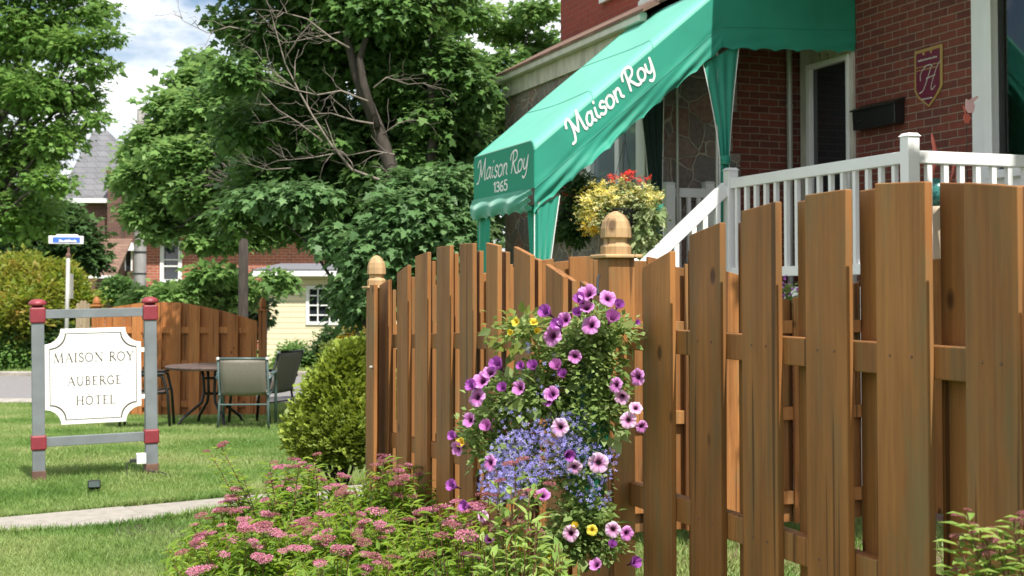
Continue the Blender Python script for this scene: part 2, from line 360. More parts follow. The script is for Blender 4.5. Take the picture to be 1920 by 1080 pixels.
M['redpaint'] = plain('red_painted_wood', (.25, .032, .045), .5, noise=.2, nscale=9)
M['rust'] = plain('weathered_brown', (.16, .085, .06), .8, noise=.5, nscale=12)
M['plum'] = plain('plum_enamel', (.13, .008, .032), .55); M['gold'] = plain('gold_paint', (.42, .27, .09), .45, .2)
M['concrete'] = plain('concrete', (.30, .275, .24), .9, noise=.18, nscale=14, bump=.3)
M['asphalt'] = plain('asphalt', (.20, .19, .19), .95, noise=.18, nscale=18, bump=.3)
M['kerb'] = plain('kerb_concrete', (.34, .31, .27), .9, noise=.3, nscale=6)
M['paver'] = plain('red_paver', (.22, .13, .11), .85, noise=.35, nscale=7)
M['bark'] = plain('bark', (.055, .045, .036), .9, noise=.5, nscale=12, bump=1.0, stretch=(1, 1, .3))
M['bark_dead'] = plain('dead_wood', (.22, .185, .155), .85, noise=.35, nscale=14)
M['stem'] = plain('plant_stem', (.11, .09, .035), .7); M['stem_red'] = plain('red_brown_stem', (.15, .07, .04), .7)
M['siding'] = None
M['pole'] = plain('galvanised_pole', (.42, .42, .38), .5, .3, noise=.1, nscale=5)
M['blue'] = plain('blue_enamel', (.05, .15, .55), .4)
M['sling'] = plain('grey_sling_fabric', (.25, .225, .195), .8, noise=.12, nscale=60)
M['frame_green'] = plain('green_grey_frame', (.09, .14, .135), .4, .2)
M['frame_black'] = plain('black_frame', (.02, .02, .02), .35, .2)
M['table'] = plain('brown_table_top', (.10, .065, .055), .5, noise=.3, nscale=15)
M['pink'] = plain('pink_plastic', (.85, .52, .52), .5); M['coral'] = plain('coral_plastic', (.62, .14, .10), .5)
M['teal'] = plain('teal_glaze', (.05, .22, .20), .2, noise=.6, nscale=50); M['beige'] = plain('beige_ceramic', (.42, .33, .23), .6, noise=.1, nscale=8)
M['plastic_white'] = plain('white_plastic', (.75, .75, .72), .4)
M['carpaint'] = plain('white_car_paint', (.7, .72, .74), .2)
M['soil'] = plain('mulch', (.05, .035, .025), .95, noise=.5, nscale=30, bump=.6)
M['curtain_in'] = plain('green_drape', (.03, .25, .14), .8)
def sidingmat():
    m, n, l = mat('yellow_clapboard'); b = n['Principled BSDF']; t = n.new('ShaderNodeTexCoord'); sp = n.new('ShaderNodeSeparateXYZ'); l.new(t.outputs['Object'], sp.inputs[0])
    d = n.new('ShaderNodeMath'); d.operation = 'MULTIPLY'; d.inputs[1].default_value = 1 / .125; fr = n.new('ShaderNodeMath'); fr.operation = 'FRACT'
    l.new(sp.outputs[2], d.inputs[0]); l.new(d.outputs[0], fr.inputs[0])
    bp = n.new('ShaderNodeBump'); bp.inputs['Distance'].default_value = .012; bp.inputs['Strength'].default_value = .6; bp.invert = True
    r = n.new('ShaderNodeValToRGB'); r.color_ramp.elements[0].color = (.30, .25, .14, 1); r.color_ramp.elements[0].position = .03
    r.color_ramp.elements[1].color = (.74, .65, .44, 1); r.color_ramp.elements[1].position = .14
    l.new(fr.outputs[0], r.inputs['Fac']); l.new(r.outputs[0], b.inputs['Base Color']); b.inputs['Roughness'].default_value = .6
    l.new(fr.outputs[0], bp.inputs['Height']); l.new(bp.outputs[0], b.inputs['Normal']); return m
M['siding'] = sidingmat()
def lawnmat():
    m, n, l = mat('lawn_soil_and_thatch'); b = n['Principled BSDF']; t = n.new('ShaderNodeTexCoord')
    a = n.new('ShaderNodeTexNoise'); a.inputs['Scale'].default_value = .9; a.inputs['Detail'].default_value = 5
    c = n.new('ShaderNodeTexNoise'); c.inputs['Scale'].default_value = 45; c.inputs['Detail'].default_value = 8
    l.new(t.outputs['Object'], a.inputs['Vector']); l.new(t.outputs['Object'], c.inputs['Vector'])
    r = n.new('ShaderNodeValToRGB'); e = r.color_ramp.elements; e[0].position = .35; e[0].color = (.075, .13, .022, 1); e[1].position = .72; e[1].color = (.25, .24, .085, 1)
    k = e.new(.52); k.color = (.12, .19, .035, 1)
    mm = n.new('ShaderNodeMix'); mm.inputs['Factor'].default_value = .45; l.new(a.outputs['Fac'], mm.inputs['A']); l.new(c.outputs['Fac'], mm.inputs['B']); l.new(mm.outputs['Result'], r.inputs['Fac'])
    l.new(r.outputs[0], b.inputs['Base Color']); b.inputs['Roughness'].default_value = .95
    bp = n.new('ShaderNodeBump'); bp.inputs['Distance'].default_value = .03; l.new(c.outputs['Fac'], bp.inputs['Height']); l.new(bp.outputs[0], b.inputs['Normal']); return m
M['lawn'] = lawnmat()
M['grass'] = leafmat('grass_blade', [(.08, .175, .035), (.16, .27, .065), (.29, .36, .13), (.50, .46, .26)], .3, .5, .3, .7, 1.0)
M['lf_left'] = leafmat('bright_maple_leaf', [(0.054, 0.132, 0.018), (0.109, 0.248, 0.031), (0.202, 0.389, 0.047)], .4)
M['lf_dark'] = leafmat('dark_maple_leaf', [(0.027, 0.075, 0.018), (0.053, 0.128, 0.027), (0.105, 0.225, 0.045)], .3, .35, .5)
M['lf_ctr'] = leafmat('central_tree_leaf', [(0.035, 0.096, 0.019), (0.080, 0.192, 0.032), (0.160, 0.320, 0.056)], .35, .35, .5)
M['lf_vine'] = leafmat('vine_leaf', [(0.045, 0.113, 0.030), (0.090, 0.209, 0.053), (0.179, 0.329, 0.105)], .3, .3, .6)
M['lf_mid'] = leafmat('pale_elm_leaf', [(0.056, 0.145, 0.029), (0.130, 0.276, 0.049), (0.259, 0.454, 0.097)], .4)
M['lf_yel'] = leafmat('yellow_green_leaf', [(.06, .12, .015), (.15, .22, .025), (.24, .30, .04)], .45)
M['lf_orange'] = leafmat('ninebark_leaf', [(.07, .15, .02), (.18, .25, .035), (.26, .27, .05), (.36, .22, .06)], .4, patch=.6, pscale=2.5)
M['lf_cedar'] = leafmat('cedar_spray', [(0.061, 0.083, 0.015), (0.143, 0.198, 0.028), (0.264, 0.341, 0.055), (0.418, 0.462, 0.088)], .3, patch=.55, pscale=4)
M['lf_spirea'] = leafmat('spirea_leaf', [(.08, .17, .02), (.20, .32, .04), (.36, .46, .09)], .42, .4, .4, .45, 3)
M['lf_spirea2'] = leafmat('pale_spirea_leaf', [(.15, .26, .06), (.26, .38, .09), (.38, .48, .15)], .35, .4, .4, .3, 6)
M['lf_fine'] = leafmat('trailing_leaf', [(.07, .13, .035), (.19, .28, .08), (.38, .45, .19)], .35, .4, .5, .4, 7)
M['lf_pale'] = leafmat('pale_trailing_leaf', [(.08, .15, .04), (.20, .30, .09), (.42, .48, .22)], .35, .4, .4)
M['fl_yellow'] = leafmat('yellow_petal', [(.76, .62, .08), (.82, .76, .24), (.85, .82, .52)], .3, .5, .2)
M['fl_gold'] = leafmat('gold_petal', [(.62, .36, .02), (.72, .5, .04)], .3, .5, .2)
M['fl_red'] = leafmat('geranium_petal', [(.62, .03, .02), (.75, .09, .05)], .3, .5, .2)
M['fl_lob'] = leafmat('lobelia_petal', [(.20, .17, .60), (.36, .32, .76), (.58, .54, .86)], .25, .5, .2)
M['fl_white'] = leafmat('white_petal', [(.7, .7, .68), (.8, .78, .78)], .3, .5, .2)
M['sp_pink'] = leafmat('spirea_bloom', [(.36, .11, .17), (.52, .20, .28), (.64, .32, .40)], .2, .7, .1, .2, 20)
M['sp_faded'] = leafmat('faded_spirea_bloom', [(.20, .07, .07), (.32, .12, .13), (.42, .19, .20)], .15, .8, .1, .3, 20)
def petmat(name, outer, mid, core):
    m, n, l = mat(name); b = n['Principled BSDF']; out = n['Material Output']; t = n.new('ShaderNodeTexCoord'); sp = n.new('ShaderNodeSeparateXYZ')
    l.new(t.outputs['Object'], sp.inputs[0]); cb = n.new('ShaderNodeCombineXYZ'); l.new(sp.outputs[0], cb.inputs[0]); l.new(sp.outputs[1], cb.inputs[1])
    ln = n.new('ShaderNodeVectorMath'); ln.operation = 'LENGTH'; l.new(cb.outputs[0], ln.inputs[0])
    at = n.new('ShaderNodeMath'); at.operation = 'ARCTAN2'; l.new(sp.outputs[1], at.inputs[0]); l.new(sp.outputs[0], at.inputs[1])
    sc = n.new('ShaderNodeMath'); sc.operation = 'MULTIPLY'; sc.inputs[1].default_value = 15; sn = n.new('ShaderNodeMath'); sn.operation = 'SINE'
    l.new(at.outputs[0], sc.inputs[0]); l.new(sc.outputs[0], sn.inputs[0])
    md = n.new('ShaderNodeMath'); md.operation = 'MULTIPLY_ADD'; md.inputs[1].default_value = -.0028; l.new(sn.outputs[0], md.inputs[0]); l.new(ln.outputs['Value'], md.inputs[2])
    r = n.new('ShaderNodeValToRGB'); e = r.color_ramp.elements; e[0].position = .0075; e[0].color = (*core, 1); e[1].position = .034; e[1].color = (*outer, 1)
    k = e.new(.015); k.color = (*mid, 1); l.new(md.outputs[0], r.inputs['Fac']); l.new(r.outputs[0], b.inputs['Base Color']); b.inputs['Roughness'].default_value = .6
    tr = n.new('ShaderNodeBsdfTranslucent'); l.new(r.outputs[0], tr.inputs['Color']); mix = n.new('ShaderNodeMixShader'); mix.inputs[0].default_value = .3
    l.new(b.outputs[0], mix.inputs[1]); l.new(tr.outputs[0], mix.inputs[2]); l.new(mix.outputs[0], out.inputs['Surface']); return m
M['pet_pale'] = petmat('pale_petunia', (.84, .60, .78), (.62, .25, .52), (.05, .005, .03))
M['pet_pink'] = petmat('pink_petunia', (.70, .33, .68), (.50, .12, .44), (.06, .005, .04))
M['pet_purple'] = petmat('purple_petunia', (.50, .17, .56), (.34, .06, .38), (.05, .005, .05))
M['pet_yellow'] = petmat('yellow_petunia', (.78, .68, .10), (.75, .55, .03), (.5, .28, .01))

# ------------------------------------------------------------------ stroke lettering
def cr_spline(p, k=6):
    p = [Vector((x, y, 0)) for x, y in p]
    if len(p) < 3: return p
    q = [p[0] * 2 - p[1]] + p + [p[-1] * 2 - p[-2]]; out = []
    for i in range(1, len(q) - 2):
        for j in range(k):
            t = j / k; a, b, c, d = q[i - 1], q[i], q[i + 1], q[i + 2]
            out.append(.5 * ((2 * b) + (c - a) * t + (2 * a - 5 * b + 4 * c - d) * t * t + (3 * b - a - 3 * c + d) * t ** 3))
    out.append(p[-1]); return out
SC = {  # script letters: strokes, advance
 'M': ([[(-.14, .66), (-.10, .86), (.04, .97), (.15, .88), (.20, .6), (.18, .2), (.08, -.10), (-.10, -.14)], [(.16, .84), (.28, .5), (.42, .16)], [(.42, .16), (.58, .6), (.70, 1.0)], [(.70, 1.0), (.76, .5), (.84, .04), (.94, .0)]], 1.02),
 'a': ([[(.42, .46), (.24, .54), (.06, .36), (.04, .12), (.18, .0), (.36, .14), (.44, .46)], [(.44, .5), (.42, .14), (.54, .0)]], .62),
 'i': ([[(.08, .5), (.06, .14), (.18, .0)], [(.12, .74), (.13, .78)]], .30),
 's': ([[(.38, .44), (.26, .54), (.10, .44), (.14, .31), (.32, .22), (.34, .06), (.18, -.03), (.0, .08)]], .47),
 'o': ([[(.25, .53), (.08, .44), (.03, .24), (.1, .04), (.25, -.03), (.42, .07), (.48, .27), (.4, .46), (.25, .53)]], .58),
 'n': ([[(.06, .5), (.06, .0)], [(.06, .28), (.18, .47), (.33, .5), (.40, .34), (.39, .1), (.5, .0)]], .58),
 'R': ([[(.16, .9), (.15, .45), (.12, .0)], [(-.12, .62), (-.08, .84), (.14, .98), (.42, .98), (.58, .8), (.5, .58), (.2, .46)], [(.22, .46), (.4, .22), (.6, -.02), (.8, -.06)]], .76),
 'y': ([[(.06, .5), (.05, .2), (.18, .04), (.34, .14), (.42, .5)], [(.43, .62), (.42, .1), (.36, -.2), (.18, -.34), (.02, -.26)]], .6),
 '1': ([[(.08, .8), (.24, 1.0), (.24, .0)]], .42),
 '3': ([[(.04, .85), (.22, 1.0), (.44, .85), (.4, .62), (.2, .54)], [(.2, .54), (.44, .42), (.48, .2), (.26, .0), (.03, .12)]], .6),
 '6': ([[(.42, .95), (.18, .8), (.05, .4), (.1, .08), (.28, .0), (.47, .16), (.44, .42), (.26, .52), (.08, .38)]], .6),
 '5': ([[(.44, 1.0), (.12, 1.0)], [(.12, 1.0), (.09, .56)], [(.09, .56), (.28, .64), (.47, .46), (.46, .16), (.26, .0), (.04, .08)]], .6),
 '2': ([[(.05, .8), (.22, 1.0), (.44, .8), (.36, .5), (.04, .02)], [(.04, .02), (.48, .02)]], .6),
 'H': ([[(-.25, .45), (-.3, .7), (-.1, .95), (.2, 1.0), (.36, .92)], [(.3, .96), (.2, .5), (.05, .05), (-.15, -.05)], [(.85, 1.05), (.68, .9), (.55, .45), (.52, .1), (.62, .0), (.75, .12)], [(.12, .48), (.62, .55)]], 1.0),
 ' ': ([], .3)}
k_, t_ = 1.0, .42   # thick and thin pen
SERIF = {
 'M': ([([(.05, .03), (.14, 1)], t_), ([(.14, 1), (.48, .02)], k_), ([(.48, .02), (.84, 1)], t_), ([(.84, 1), (.92, 0)], k_), ([(-.04, 0), (.16, 0)], t_), ([(.8, 0), (1.02, 0)], t_), ([(.02, 1), (.16, 1)], t_), ([(.82, 1), (.96, 1)], t_)], 1.14),
 'A': ([([(.05, 0), (.40, 1)], t_), ([(.40, 1), (.76, 0)], k_), ([(.18, .36), (.62, .36)], t_), ([(-.05, 0), (.16, 0)], t_), ([(.62, 0), (.88, 0)], t_)], .92),
 'I': ([([(.15, 0), (.15, 1)], k_), ([(.02, 0), (.28, 0)], t_), ([(.02, 1), (.28, 1)], t_)], .42),
 'S': ([([(.46, .82), (.34, 1), (.14, .96), (.06, .78), (.16, .6), (.4, .44), (.48, .24), (.36, .03), (.14, .02), (.04, .2)], .75)], .62),
 'O': ([([(.42, 1), (.14, .86), (.03, .5), (.14, .14), (.42, 0), (.70, .14), (.81, .5), (.70, .86), (.42, 1)], .75)], .98),
 'N': ([([(.12, 0), (.12, 1)], t_), ([(.12, 1), (.78, 0)], k_), ([(.78, 0), (.78, 1)], t_), ([(0, 0), (.24, 0)], t_), ([(0, 1), (.16, 1)], t_), ([(.66, 1), (.9, 1)], t_)], 1.0),
 'R': ([([(.13, 0), (.13, 1)], k_), ([(.13, 1), (.42, .98), (.54, .76), (.42, .54), (.13, .5)], .7), ([(.32, .5), (.72, 0)], k_), ([(0, 0), (.26, 0)], t_), ([(0, 1), (.2, 1)], t_)], .80),
 'Y': ([([(.38, .48), (.38, 0)], k_), ([(.05, 1), (.38, .48)], k_), ([(.38, .48), (.72, 1)], t_), ([(.24, 0), (.52, 0)], t_), ([(-.06, 1), (.18, 1)], t_), ([(.58, 1), (.84, 1)], t_)], .82),
 'U': ([([(.13, 1), (.13, .3), (.26, .02), (.48, 0), (.64, .14), (.68, .4)], .8), ([(.68, .4), (.68, 1)], t_), ([(0, 1), (.26, 1)], t_), ([(.56, 1), (.8, 1)], t_)], .9),
 'B': ([([(.13, 0), (.13, 1)], k_), ([(.13, 1), (.38, .98), (.48, .78), (.36, .57), (.13, .54)], .7), ([(.13, .54), (.44, .52), (.56, .28), (.42, .03), (.13, 0)], .8), ([(0, 0), (.2, 0)], t_), ([(0, 1), (.2, 1)], t_)], .74),
 'E': ([([(.13, 0), (.13, 1)], k_), ([(0, 1), (.52, 1)], t_), ([(.13, .52), (.42, .52)], t_), ([(0, 0), (.56, 0)], t_), ([(.52, 1), (.52, .86)], t_), ([(.56, 0), (.58, .16)], t_)], .72),
 'G': ([([(.70, .8), (.52, .99), (.26, .95), (.06, .68), (.05, .36), (.24, .05), (.5, .0), (.72, .1)], .75), ([(.72, .1), (.72, .42)], k_), ([(.56, .42), (.86, .42)], t_)], .94),
 'H': ([([(.13, 0), (.13, 1)], k_), ([(.76, 0), (.76, 1)], k_), ([(.13, .52), (.76, .52)], t_), ([(0, 0), (.26, 0)], t_), ([(0, 1), (.26, 1)], t_), ([(.63, 0), (.89, 0)], t_), ([(.63, 1), (.89, 1)], t_)], 1.0),
 'T': ([([(.38, 0), (.38, 1)], k_), ([(.02, 1), (.74, 1)], t_), ([(.02, 1), (.0, .84)], t_), ([(.74, 1), (.76, .84)], t_), ([(.24, 0), (.52, 0)], t_)], .84),
 'L': ([([(.13, 0), (.13, 1)], k_), ([(0, 1), (.26, 1)], t_), ([(0, 0), (.56, 0)], t_), ([(.56, 0), (.6, .18)], t_)], .68),
 ' ': ([], .45)}
SERIF['Ô'] = (SERIF['O'][0] + [([(.28, 1.14), (.42, 1.28), (.56, 1.14)], t_)], .98)
def text_width(s, table): return sum(table[c][1] for c in s)
def lettering(s, table, mapf, height, width, n0, track=0.0, slant=0.0, mb=None, thick=.0):
    """mapf(u, v, n) -> point; n = height above the face"""
    mb = mb or MB(); x = 0; idx = 0
    for ch in s:
        strokes, adv = table[ch]
        for st in strokes:
            pts, w = (st if isinstance(st, tuple) else (st, 1.0))
            q = cr_spline(pts) if len(pts) > 2 else [Vector((*p, 0)) for p in pts]
            hw = width * w / 2; idx += 1; nn = n0 + .00012 * (idx % 9)
            L = []; Rr = []
            for i, p in enumerate(q):
                d = q[min(i + 1, len(q) - 1)] - q[max(i - 1, 0)]
                d = d.normalized() if d.length > 1e-9 else Vector((1, 0, 0)); nrm = Vector((-d.y, d.x, 0)) * hw
                L.append(p + nrm); Rr.append(p - nrm)
            # rounded ends
            def cap(p, d): return [p + (d * math.cos(t) + Vector((-d.y, d.x, 0)) * math.sin(t)) * hw for t in (1.05, .52, 0, -.52, -1.05)]
            d1 = (q[-1] - q[-2]).normalized(); d0 = (q[0] - q[1]).normalized()
            def pt(v): return mapf((x + v.x + slant * v.y) * height, v.y * height, nn)
            n = len(q); mb.add([pt(v) for v in L + Rr], [(i, i + 1, n + i + 1, n + i) for i in range(n - 1)])
            if w >= .99 or table is SC:
                e = [L[-1]] + cap(q[-1], d1) + [Rr[-1]]; mb.add([pt(v) for v in e], [tuple(range(len(e)))])
                e = [Rr[0]] + cap(q[0], d0) + [L[0]]; mb.add([pt(v) for v in e], [tuple(range(len(e)))])
        x += adv + track
    return mb

# ================================================================== SETTING
def terrain(name, x0, x1, y0, y1, nx, ny, m, dz=0.0, nz=0.0):
    mb = MB(); mb.grid(lambda u, v: (x0 + (x1 - x0) * u, y0 + (y1 - y0) * v, G(0, y0 + (y1 - y0) * v) + dz), nx, ny)
    return tag(mb.build(name, m, smooth=True), kind='structure')
mb = MB(); ys = [-40, 0, 8, 11] + list(np.linspace(11.5, 21, 20)) + [30, 60, 120, 400, 1100]
xs = [-900, -200, -60, -20, 0, 20, 60, 200, 900]
mb.add([(x, y, G(0, y)) for y in ys for x in xs], [(j * 9 + i, j * 9 + i + 1, (j + 1) * 9 + i + 1, (j + 1) * 9 + i) for j in range(len(ys) - 1) for i in range(8)])
tag(mb.build('lawn_ground', M['lawn'], smooth=True), kind='structure')
tag(MB().add([(-60, 21.6, -.292), (60, 21.6, -.292), (60, 27.2, -.292), (-60, 27.2, -.292)], [(0, 1, 2, 3)]).build('road', M['asphalt']), kind='structure')
tag(MB().box((-60, 27.2, -.35), (60, 27.42, -.2)).build('kerb', M['kerb'], bevel=.02), kind='structure')
tag(MB().add([(-60, 20.7, -.286), (60, 20.9, -.286), (60, 21.6, -.287), (-60, 21.6, -.287)], [(0, 1, 2, 3)]).build('road_edge', M['kerb']), kind='structure')
# concrete path across the lawn, slab by slab
mb = MB(); d = Vector((.824, .566)); nrm = Vector((-.566, .824)); p0 = Vector((-4.83, 6.62)); wpath = .60
for i in range(8):
    s0, s1 = i * 1.05 + .006, (i + 1) * 1.05 - .006
    q = [p0 + d * s0 + nrm * 0, p0 + d * s1, p0 + d * s1 + nrm * wpath, p0 + d * s0 + nrm * wpath]
    mb.hexa([(v.x, v.y, -.02) for v in q], [(v.x, v.y, .018 + .003 * (i % 3)) for v in q])
tag(mb.build('path', M['concrete'], bevel=.006), kind='structure')
tag(MB().add([(v.x, v.y, .012) for v in [H2W(hp(1640, 1100, a=4.3)), H2W((5.5, 4.9, 0)), H2W((5.6, 9.0, 0)), H2W((4.3, 9.0, 0)), H2W((2.6, 5.6, 0))]], [(0, 1, 2, 3, 4)]).build('garden_walk', M['paver']), kind='structure')
tag(MB().add([(v.x, v.y, .008) for v in [H2W((1.72, 3.0, 0)), H2W((1.72, 6.9, 0)), H2W((1.3, 9.3, 0)), H2W((.55, 8.6, 0)), H2W((.2, 5.2, 0)), H2W((.5, 3.0, 0))]], [(0, 1, 2, 3, 4, 5)]).build('planting_bed', M['soil']), kind='structure')
# far wood behind the houses
n = 16000
fx = rng.uniform(-75, 60, n); fz = rng.random(n) ** .7
top = 7 + 2.5 * np.sin(fx * .23) + 1.8 * np.sin(fx * .61 + 2) + 1.2 * np.sin(fx * 1.7)
pos = np.stack([fx, 95 + rng.normal(0, 2.5, n), fz * top - .3], 1)
o = leaves('distant_woods', pos, rng.normal(size=(n, 3)), rng.normal(size=(n, 3)), rng.uniform(.4, .9, n), T_OVAL, M['lf_dark'])
tag(o, kind='stuff')

# ------------------------------------------------------------------ grass blades
def on_path(x, y):
    r = np.stack([x - p0.x, y - p0.y], 1); u = r @ np.array([nrm.x, nrm.y]); s = r @ np.array([d.x, d.y])
    return (u > -.01) & (u < wpath + .01) & (s < 8.4)
def grass(name, n, area, hmul=1.0, hf=False):
    x, y = area(n); keep = ~on_path(x, y); x, y = x[keep], y[keep]; n = len(x)
    z = -.30 * np.clip((y - 11) / 10, 0, 1) ** 2 * (3 - 2 * np.clip((y - 11) / 10, 0, 1))
    # tufts lean together; mown, so mostly even in height
    ph = np.sin(x * 3.1 + 1.3 * np.sin(y * 2.3)) + np.sin(y * 4.7 + x); h = (.030 + .014 * rng.random(n) + .006 * ph) * hmul
    az = rng.random(n) * 6.283; ln = .35 + .5 * rng.random(n)
    dr = np.stack([np.cos(az) * ln, np.sin(az) * ln, np.ones(n)], 1)
    T = (np.array([(-.06, 0, 0), (.06, 0, 0), (.045, .6, .08), (0, 1, .3), (-.045, .6, .08)]), [(0, 1, 2, 4), (4, 2, 3)])
    return tag(leaves(name, np.stack([x, y, z], 1), dr, rng.normal(size=(n, 3)) * np.array([1, 1, .2]), h * 1.25, T, M['grass'], rnd=np.clip(rng.normal(.42, .2, n) + .06 * ph + .16 * np.sin(x * 1.7 + 2.1 * np.sin(y * .9)) * np.sin(y * 1.1 + 1.3 * np.sin(x * .8)), 0, 1)), kind='stuff')
def lawn_area(n):
    y = 6.2 + (20.6 - 6.2) * rng.random(n) ** 1.5; x = y * rng.uniform(-.405, -.04, n) ; return x, y
grass('lawn_grass', 260000, lawn_area)
def tall_area(n):   # longer tufts round the sign posts and along the path edge
    k = rng.integers(0, 4, n); cx = np.array([-3.55, -2.79, -3.1, -3.3])[k]; cy = np.array([10.0, 10.35, 9.7, 9.8])[k]
    return cx + rng.normal(0, .12, n), cy + rng.normal(0, .10, n)
grass('tall_tufts', 2200, tall_area, 1.35)
def edge_area(n):
    s = rng.uniform(0, 6, n); side = rng.integers(0, 2, n); u = np.where(side, wpath + np.abs(rng.normal(0, .03, n)) + .012, -np.abs(rng.normal(0, .03, n)) - .012)
    return p0.x + d.x * s + nrm.x * u, p0.y + d.y * s + nrm.y * u
grass('path_edge_grass', 9000, edge_area, 1.5)
def verge_area(n): y = rng.uniform(27.5, 33, n); return y * rng.uniform(-.4, -.05, n), y
grass('verge_grass', 22000, verge_area, 2.5)
def garden_area(n):
    b = rng.uniform(1.9, 5.2, n); a = rng.uniform(4.0, 9.2, n); return b * SE[0] + a * SD[0], b * SE[1] + a * SD[1]
grass('garden_grass', 50000, garden_area, 1.5)

# ================================================================== FENCES
def hbox(mb, b0, b1, a0, a1, z0, z1): return mb.box((b0, a0, z0), (b1, a1, z1))
def picket_H(parent, b0, b1, a0, a1, zb, zn, zf, m):
    """picket in the street line: zn / zf = top at its near / far edge"""
    mb = MB(); j = random.uniform(-.0015, .0015)
    mb.hexa([(b0 + j, a0, zb), (b1 + j, a0, zb), (b1 + j, a1, zb), (b0 + j, a1, zb)], [(b0, a0, zn), (b1, a0, zn), (b1, a1, zf), (b0, a1, zf)])
    mb.build('picket', m, parent, bevel=.0025)
def finial(parent, b, a, z, s, m, htop):
    """gothic cap: moulded plate, neck, faceted acorn"""
    mb = MB(); h = s / 2
    hbox(mb, b - h * 1.38, b + h * 1.38, a - h * 1.38, a + h * 1.38, z, z + .012)
    mb.build('cap_plate', M['wood_cap'], parent, bevel=.004)
    mb = MB(); H_ = htop - z
    prof = [(h * .98, .012), (h * 1.0, .06 * 1), (h * .78, .075), (h * .80, .10), (h * 1.05, .103), (h * 1.02, .15), (h * .9, .185), (h * .66, .215), (h * .34, .232), (h * .12, .238)]
    k = H_ / .238; vs = []; n = 8
    for r, zz in prof:
        for i in range(n):
            t = math.pi / 8 + i * math.pi / 4; q = r / math.cos(math.pi / 8) * (.96 if zz > .1 else 1)
            vs.append((b + q * math.cos(t), a + q * math.sin(t), z + zz * k))
    fs = [(i * n + j, i * n + (j + 1) % n, (i + 1) * n + (j + 1) % n, (i + 1) * n + j) for i in range(len(prof) - 1) for j in range(n)]
    mb.add(vs, fs + [tuple(reversed(range(n))), tuple(range((len(prof) - 1) * n, len(prof) * n))])
    mb.build('finial', M['wood_cap'], parent, bevel=.002)

BF = 1.758
# --- near fence
f1 = thing('wooden_fence', 'brown stained cedar picket fence rising in an arch at the right foreground', 'fence', (BF, 2.2, 0), 'H')
top1 = []
for px, py in [(1160, 540), (1205, 500), (1257, 470), (1293, 440), (1347, 418), (1391, 395), (1452, 378), (1511, 365), (1587, 354), (1643, 343), (1733, 340), (1810, 342), (1912, 349), (2100, 375), (2400, 440)]:
    v = hp(px, py, b=BF); top1.append((v[1], v[2]))
top1.sort()
for x0, x1 in [(1205, 1257), (1293, 1351), (1391, 1456), (1511, 1588), (1643, 1738), (1810, 1912), (2010, 2140)]:
    a1 = hp(x0, 700, b=BF)[1]; a0 = hp(x1, 700, b=BF)[1]
    picket_H(f1, BF, BF + .019, a0, a1, .07, interp(top1, a0), interp(top1, a1), M['fence'])
for x0 in [1291, 1386, 1498, 1615, 1766, 1915]:
    a0 = hp(x0, 700, b=BF + .06)[1] ; a1 = a0 + .185 if x0 != 1291 else a0 + .15
    # the photo shows the far edge of each back board at this pixel
    a0, a1 = a0 - .185, a0
    picket_H(f1, BF + .0585, BF + .0775, a0, a1, .07, interp(top1, a0), interp(top1, a1), M['fence'])
for zt, zb in ((1.336, 1.266), (.854, .784), (.37, .30)):
    hbox(MB(), BF + .0195, BF + .058, 1.2, 3.80, zb, zt).build('rail', M['fence'], f1, bevel=.003)
for px, py, bb in [(1752, 270 + 0, 0)]: pass
# nails
for x0, x1 in [(1293, 1351), (1391, 1456), (1511, 1588), (1643, 1738), (1810, 1912)]:
    a1 = hp(x0, 700, b=BF)[1]; a0 = hp(x1, 700, b=BF)[1]
    for z in (1.31, .82):
        for a in (a0 + .05, a1 - .05):
            MB().lathe([(.0035, -.001), (.003, .0015), (.001, .002)], (BF, a, z), 8, Matrix.Rotation(R(-90), 3, 'Y')).build('nail', M['rust'], f1)
# post by the flowers
v = hp(1142, 700, b=1.712); pa0 = v[1]
hbox(MB(), 1.712, 1.802, pa0, pa0 + .089, 0, 1.552).build('post', M['fence'], f1, bevel=.004)
finial(f1, 1.757, pa0 + .0445, 1.552, .092, M['wood_cap'], hp(1156, 396, b=1.757)[2])
PA = (1.757, pa0 + .0445)

# --- second run, beyond the flowers
f2 = thing('wooden_fence', 'arched cedar picket fence between the acorn capped post and the flower covered post', 'fence', (1.74, 5.3, 0), 'H')
B2 = 1.742; top2 = []
for px, py in [(684, 606), (697, 585), (711, 535), (727, 525), (744, 512), (763, 498), (779, 480), (802, 472), (819, 463), (842, 460), (862, 457), (886, 456), (911, 455), (932, 460), (963, 462), (993, 478), (1023, 495), (1055, 518), (1087, 526), (1120, 548), (1150, 565)]:
    v = hp(px, py, b=B2); top2.append((v[1], v[2]))
top2.sort()
for x0, x1 in [(711, 728), (744, 764), (778, 801), (818, 843), (861, 886), (911, 933), (963, 994), (1023, 1056), (1087, 1122)]:
    a1 = hp(x0, 600, b=B2)[1]; a0 = hp(x1, 600, b=B2)[1]
    picket_H(f2, B2, B2 + .019, a0, a1, .06, interp(top2, a0), interp(top2, a1), M['fence'])
for x0, x1 in [(728, 744), (764, 778), (801, 818), (843, 861), (886, 911), (933, 963), (994, 1023), (1056, 1087)]:
    a1 = hp(x0, 600, b=B2 + .06)[1] + .03; a0 = hp(x1, 600, b=B2 + .06)[1]
    m_ = (a0 + a1) / 2 + .06; picket_H(f2, B2 + .0585, B2 + .0775, m_ - .085, m_ + .085, .06, interp(top2, m_ - .085) - .03, interp(top2, m_ + .085) - .03, M['fence'])
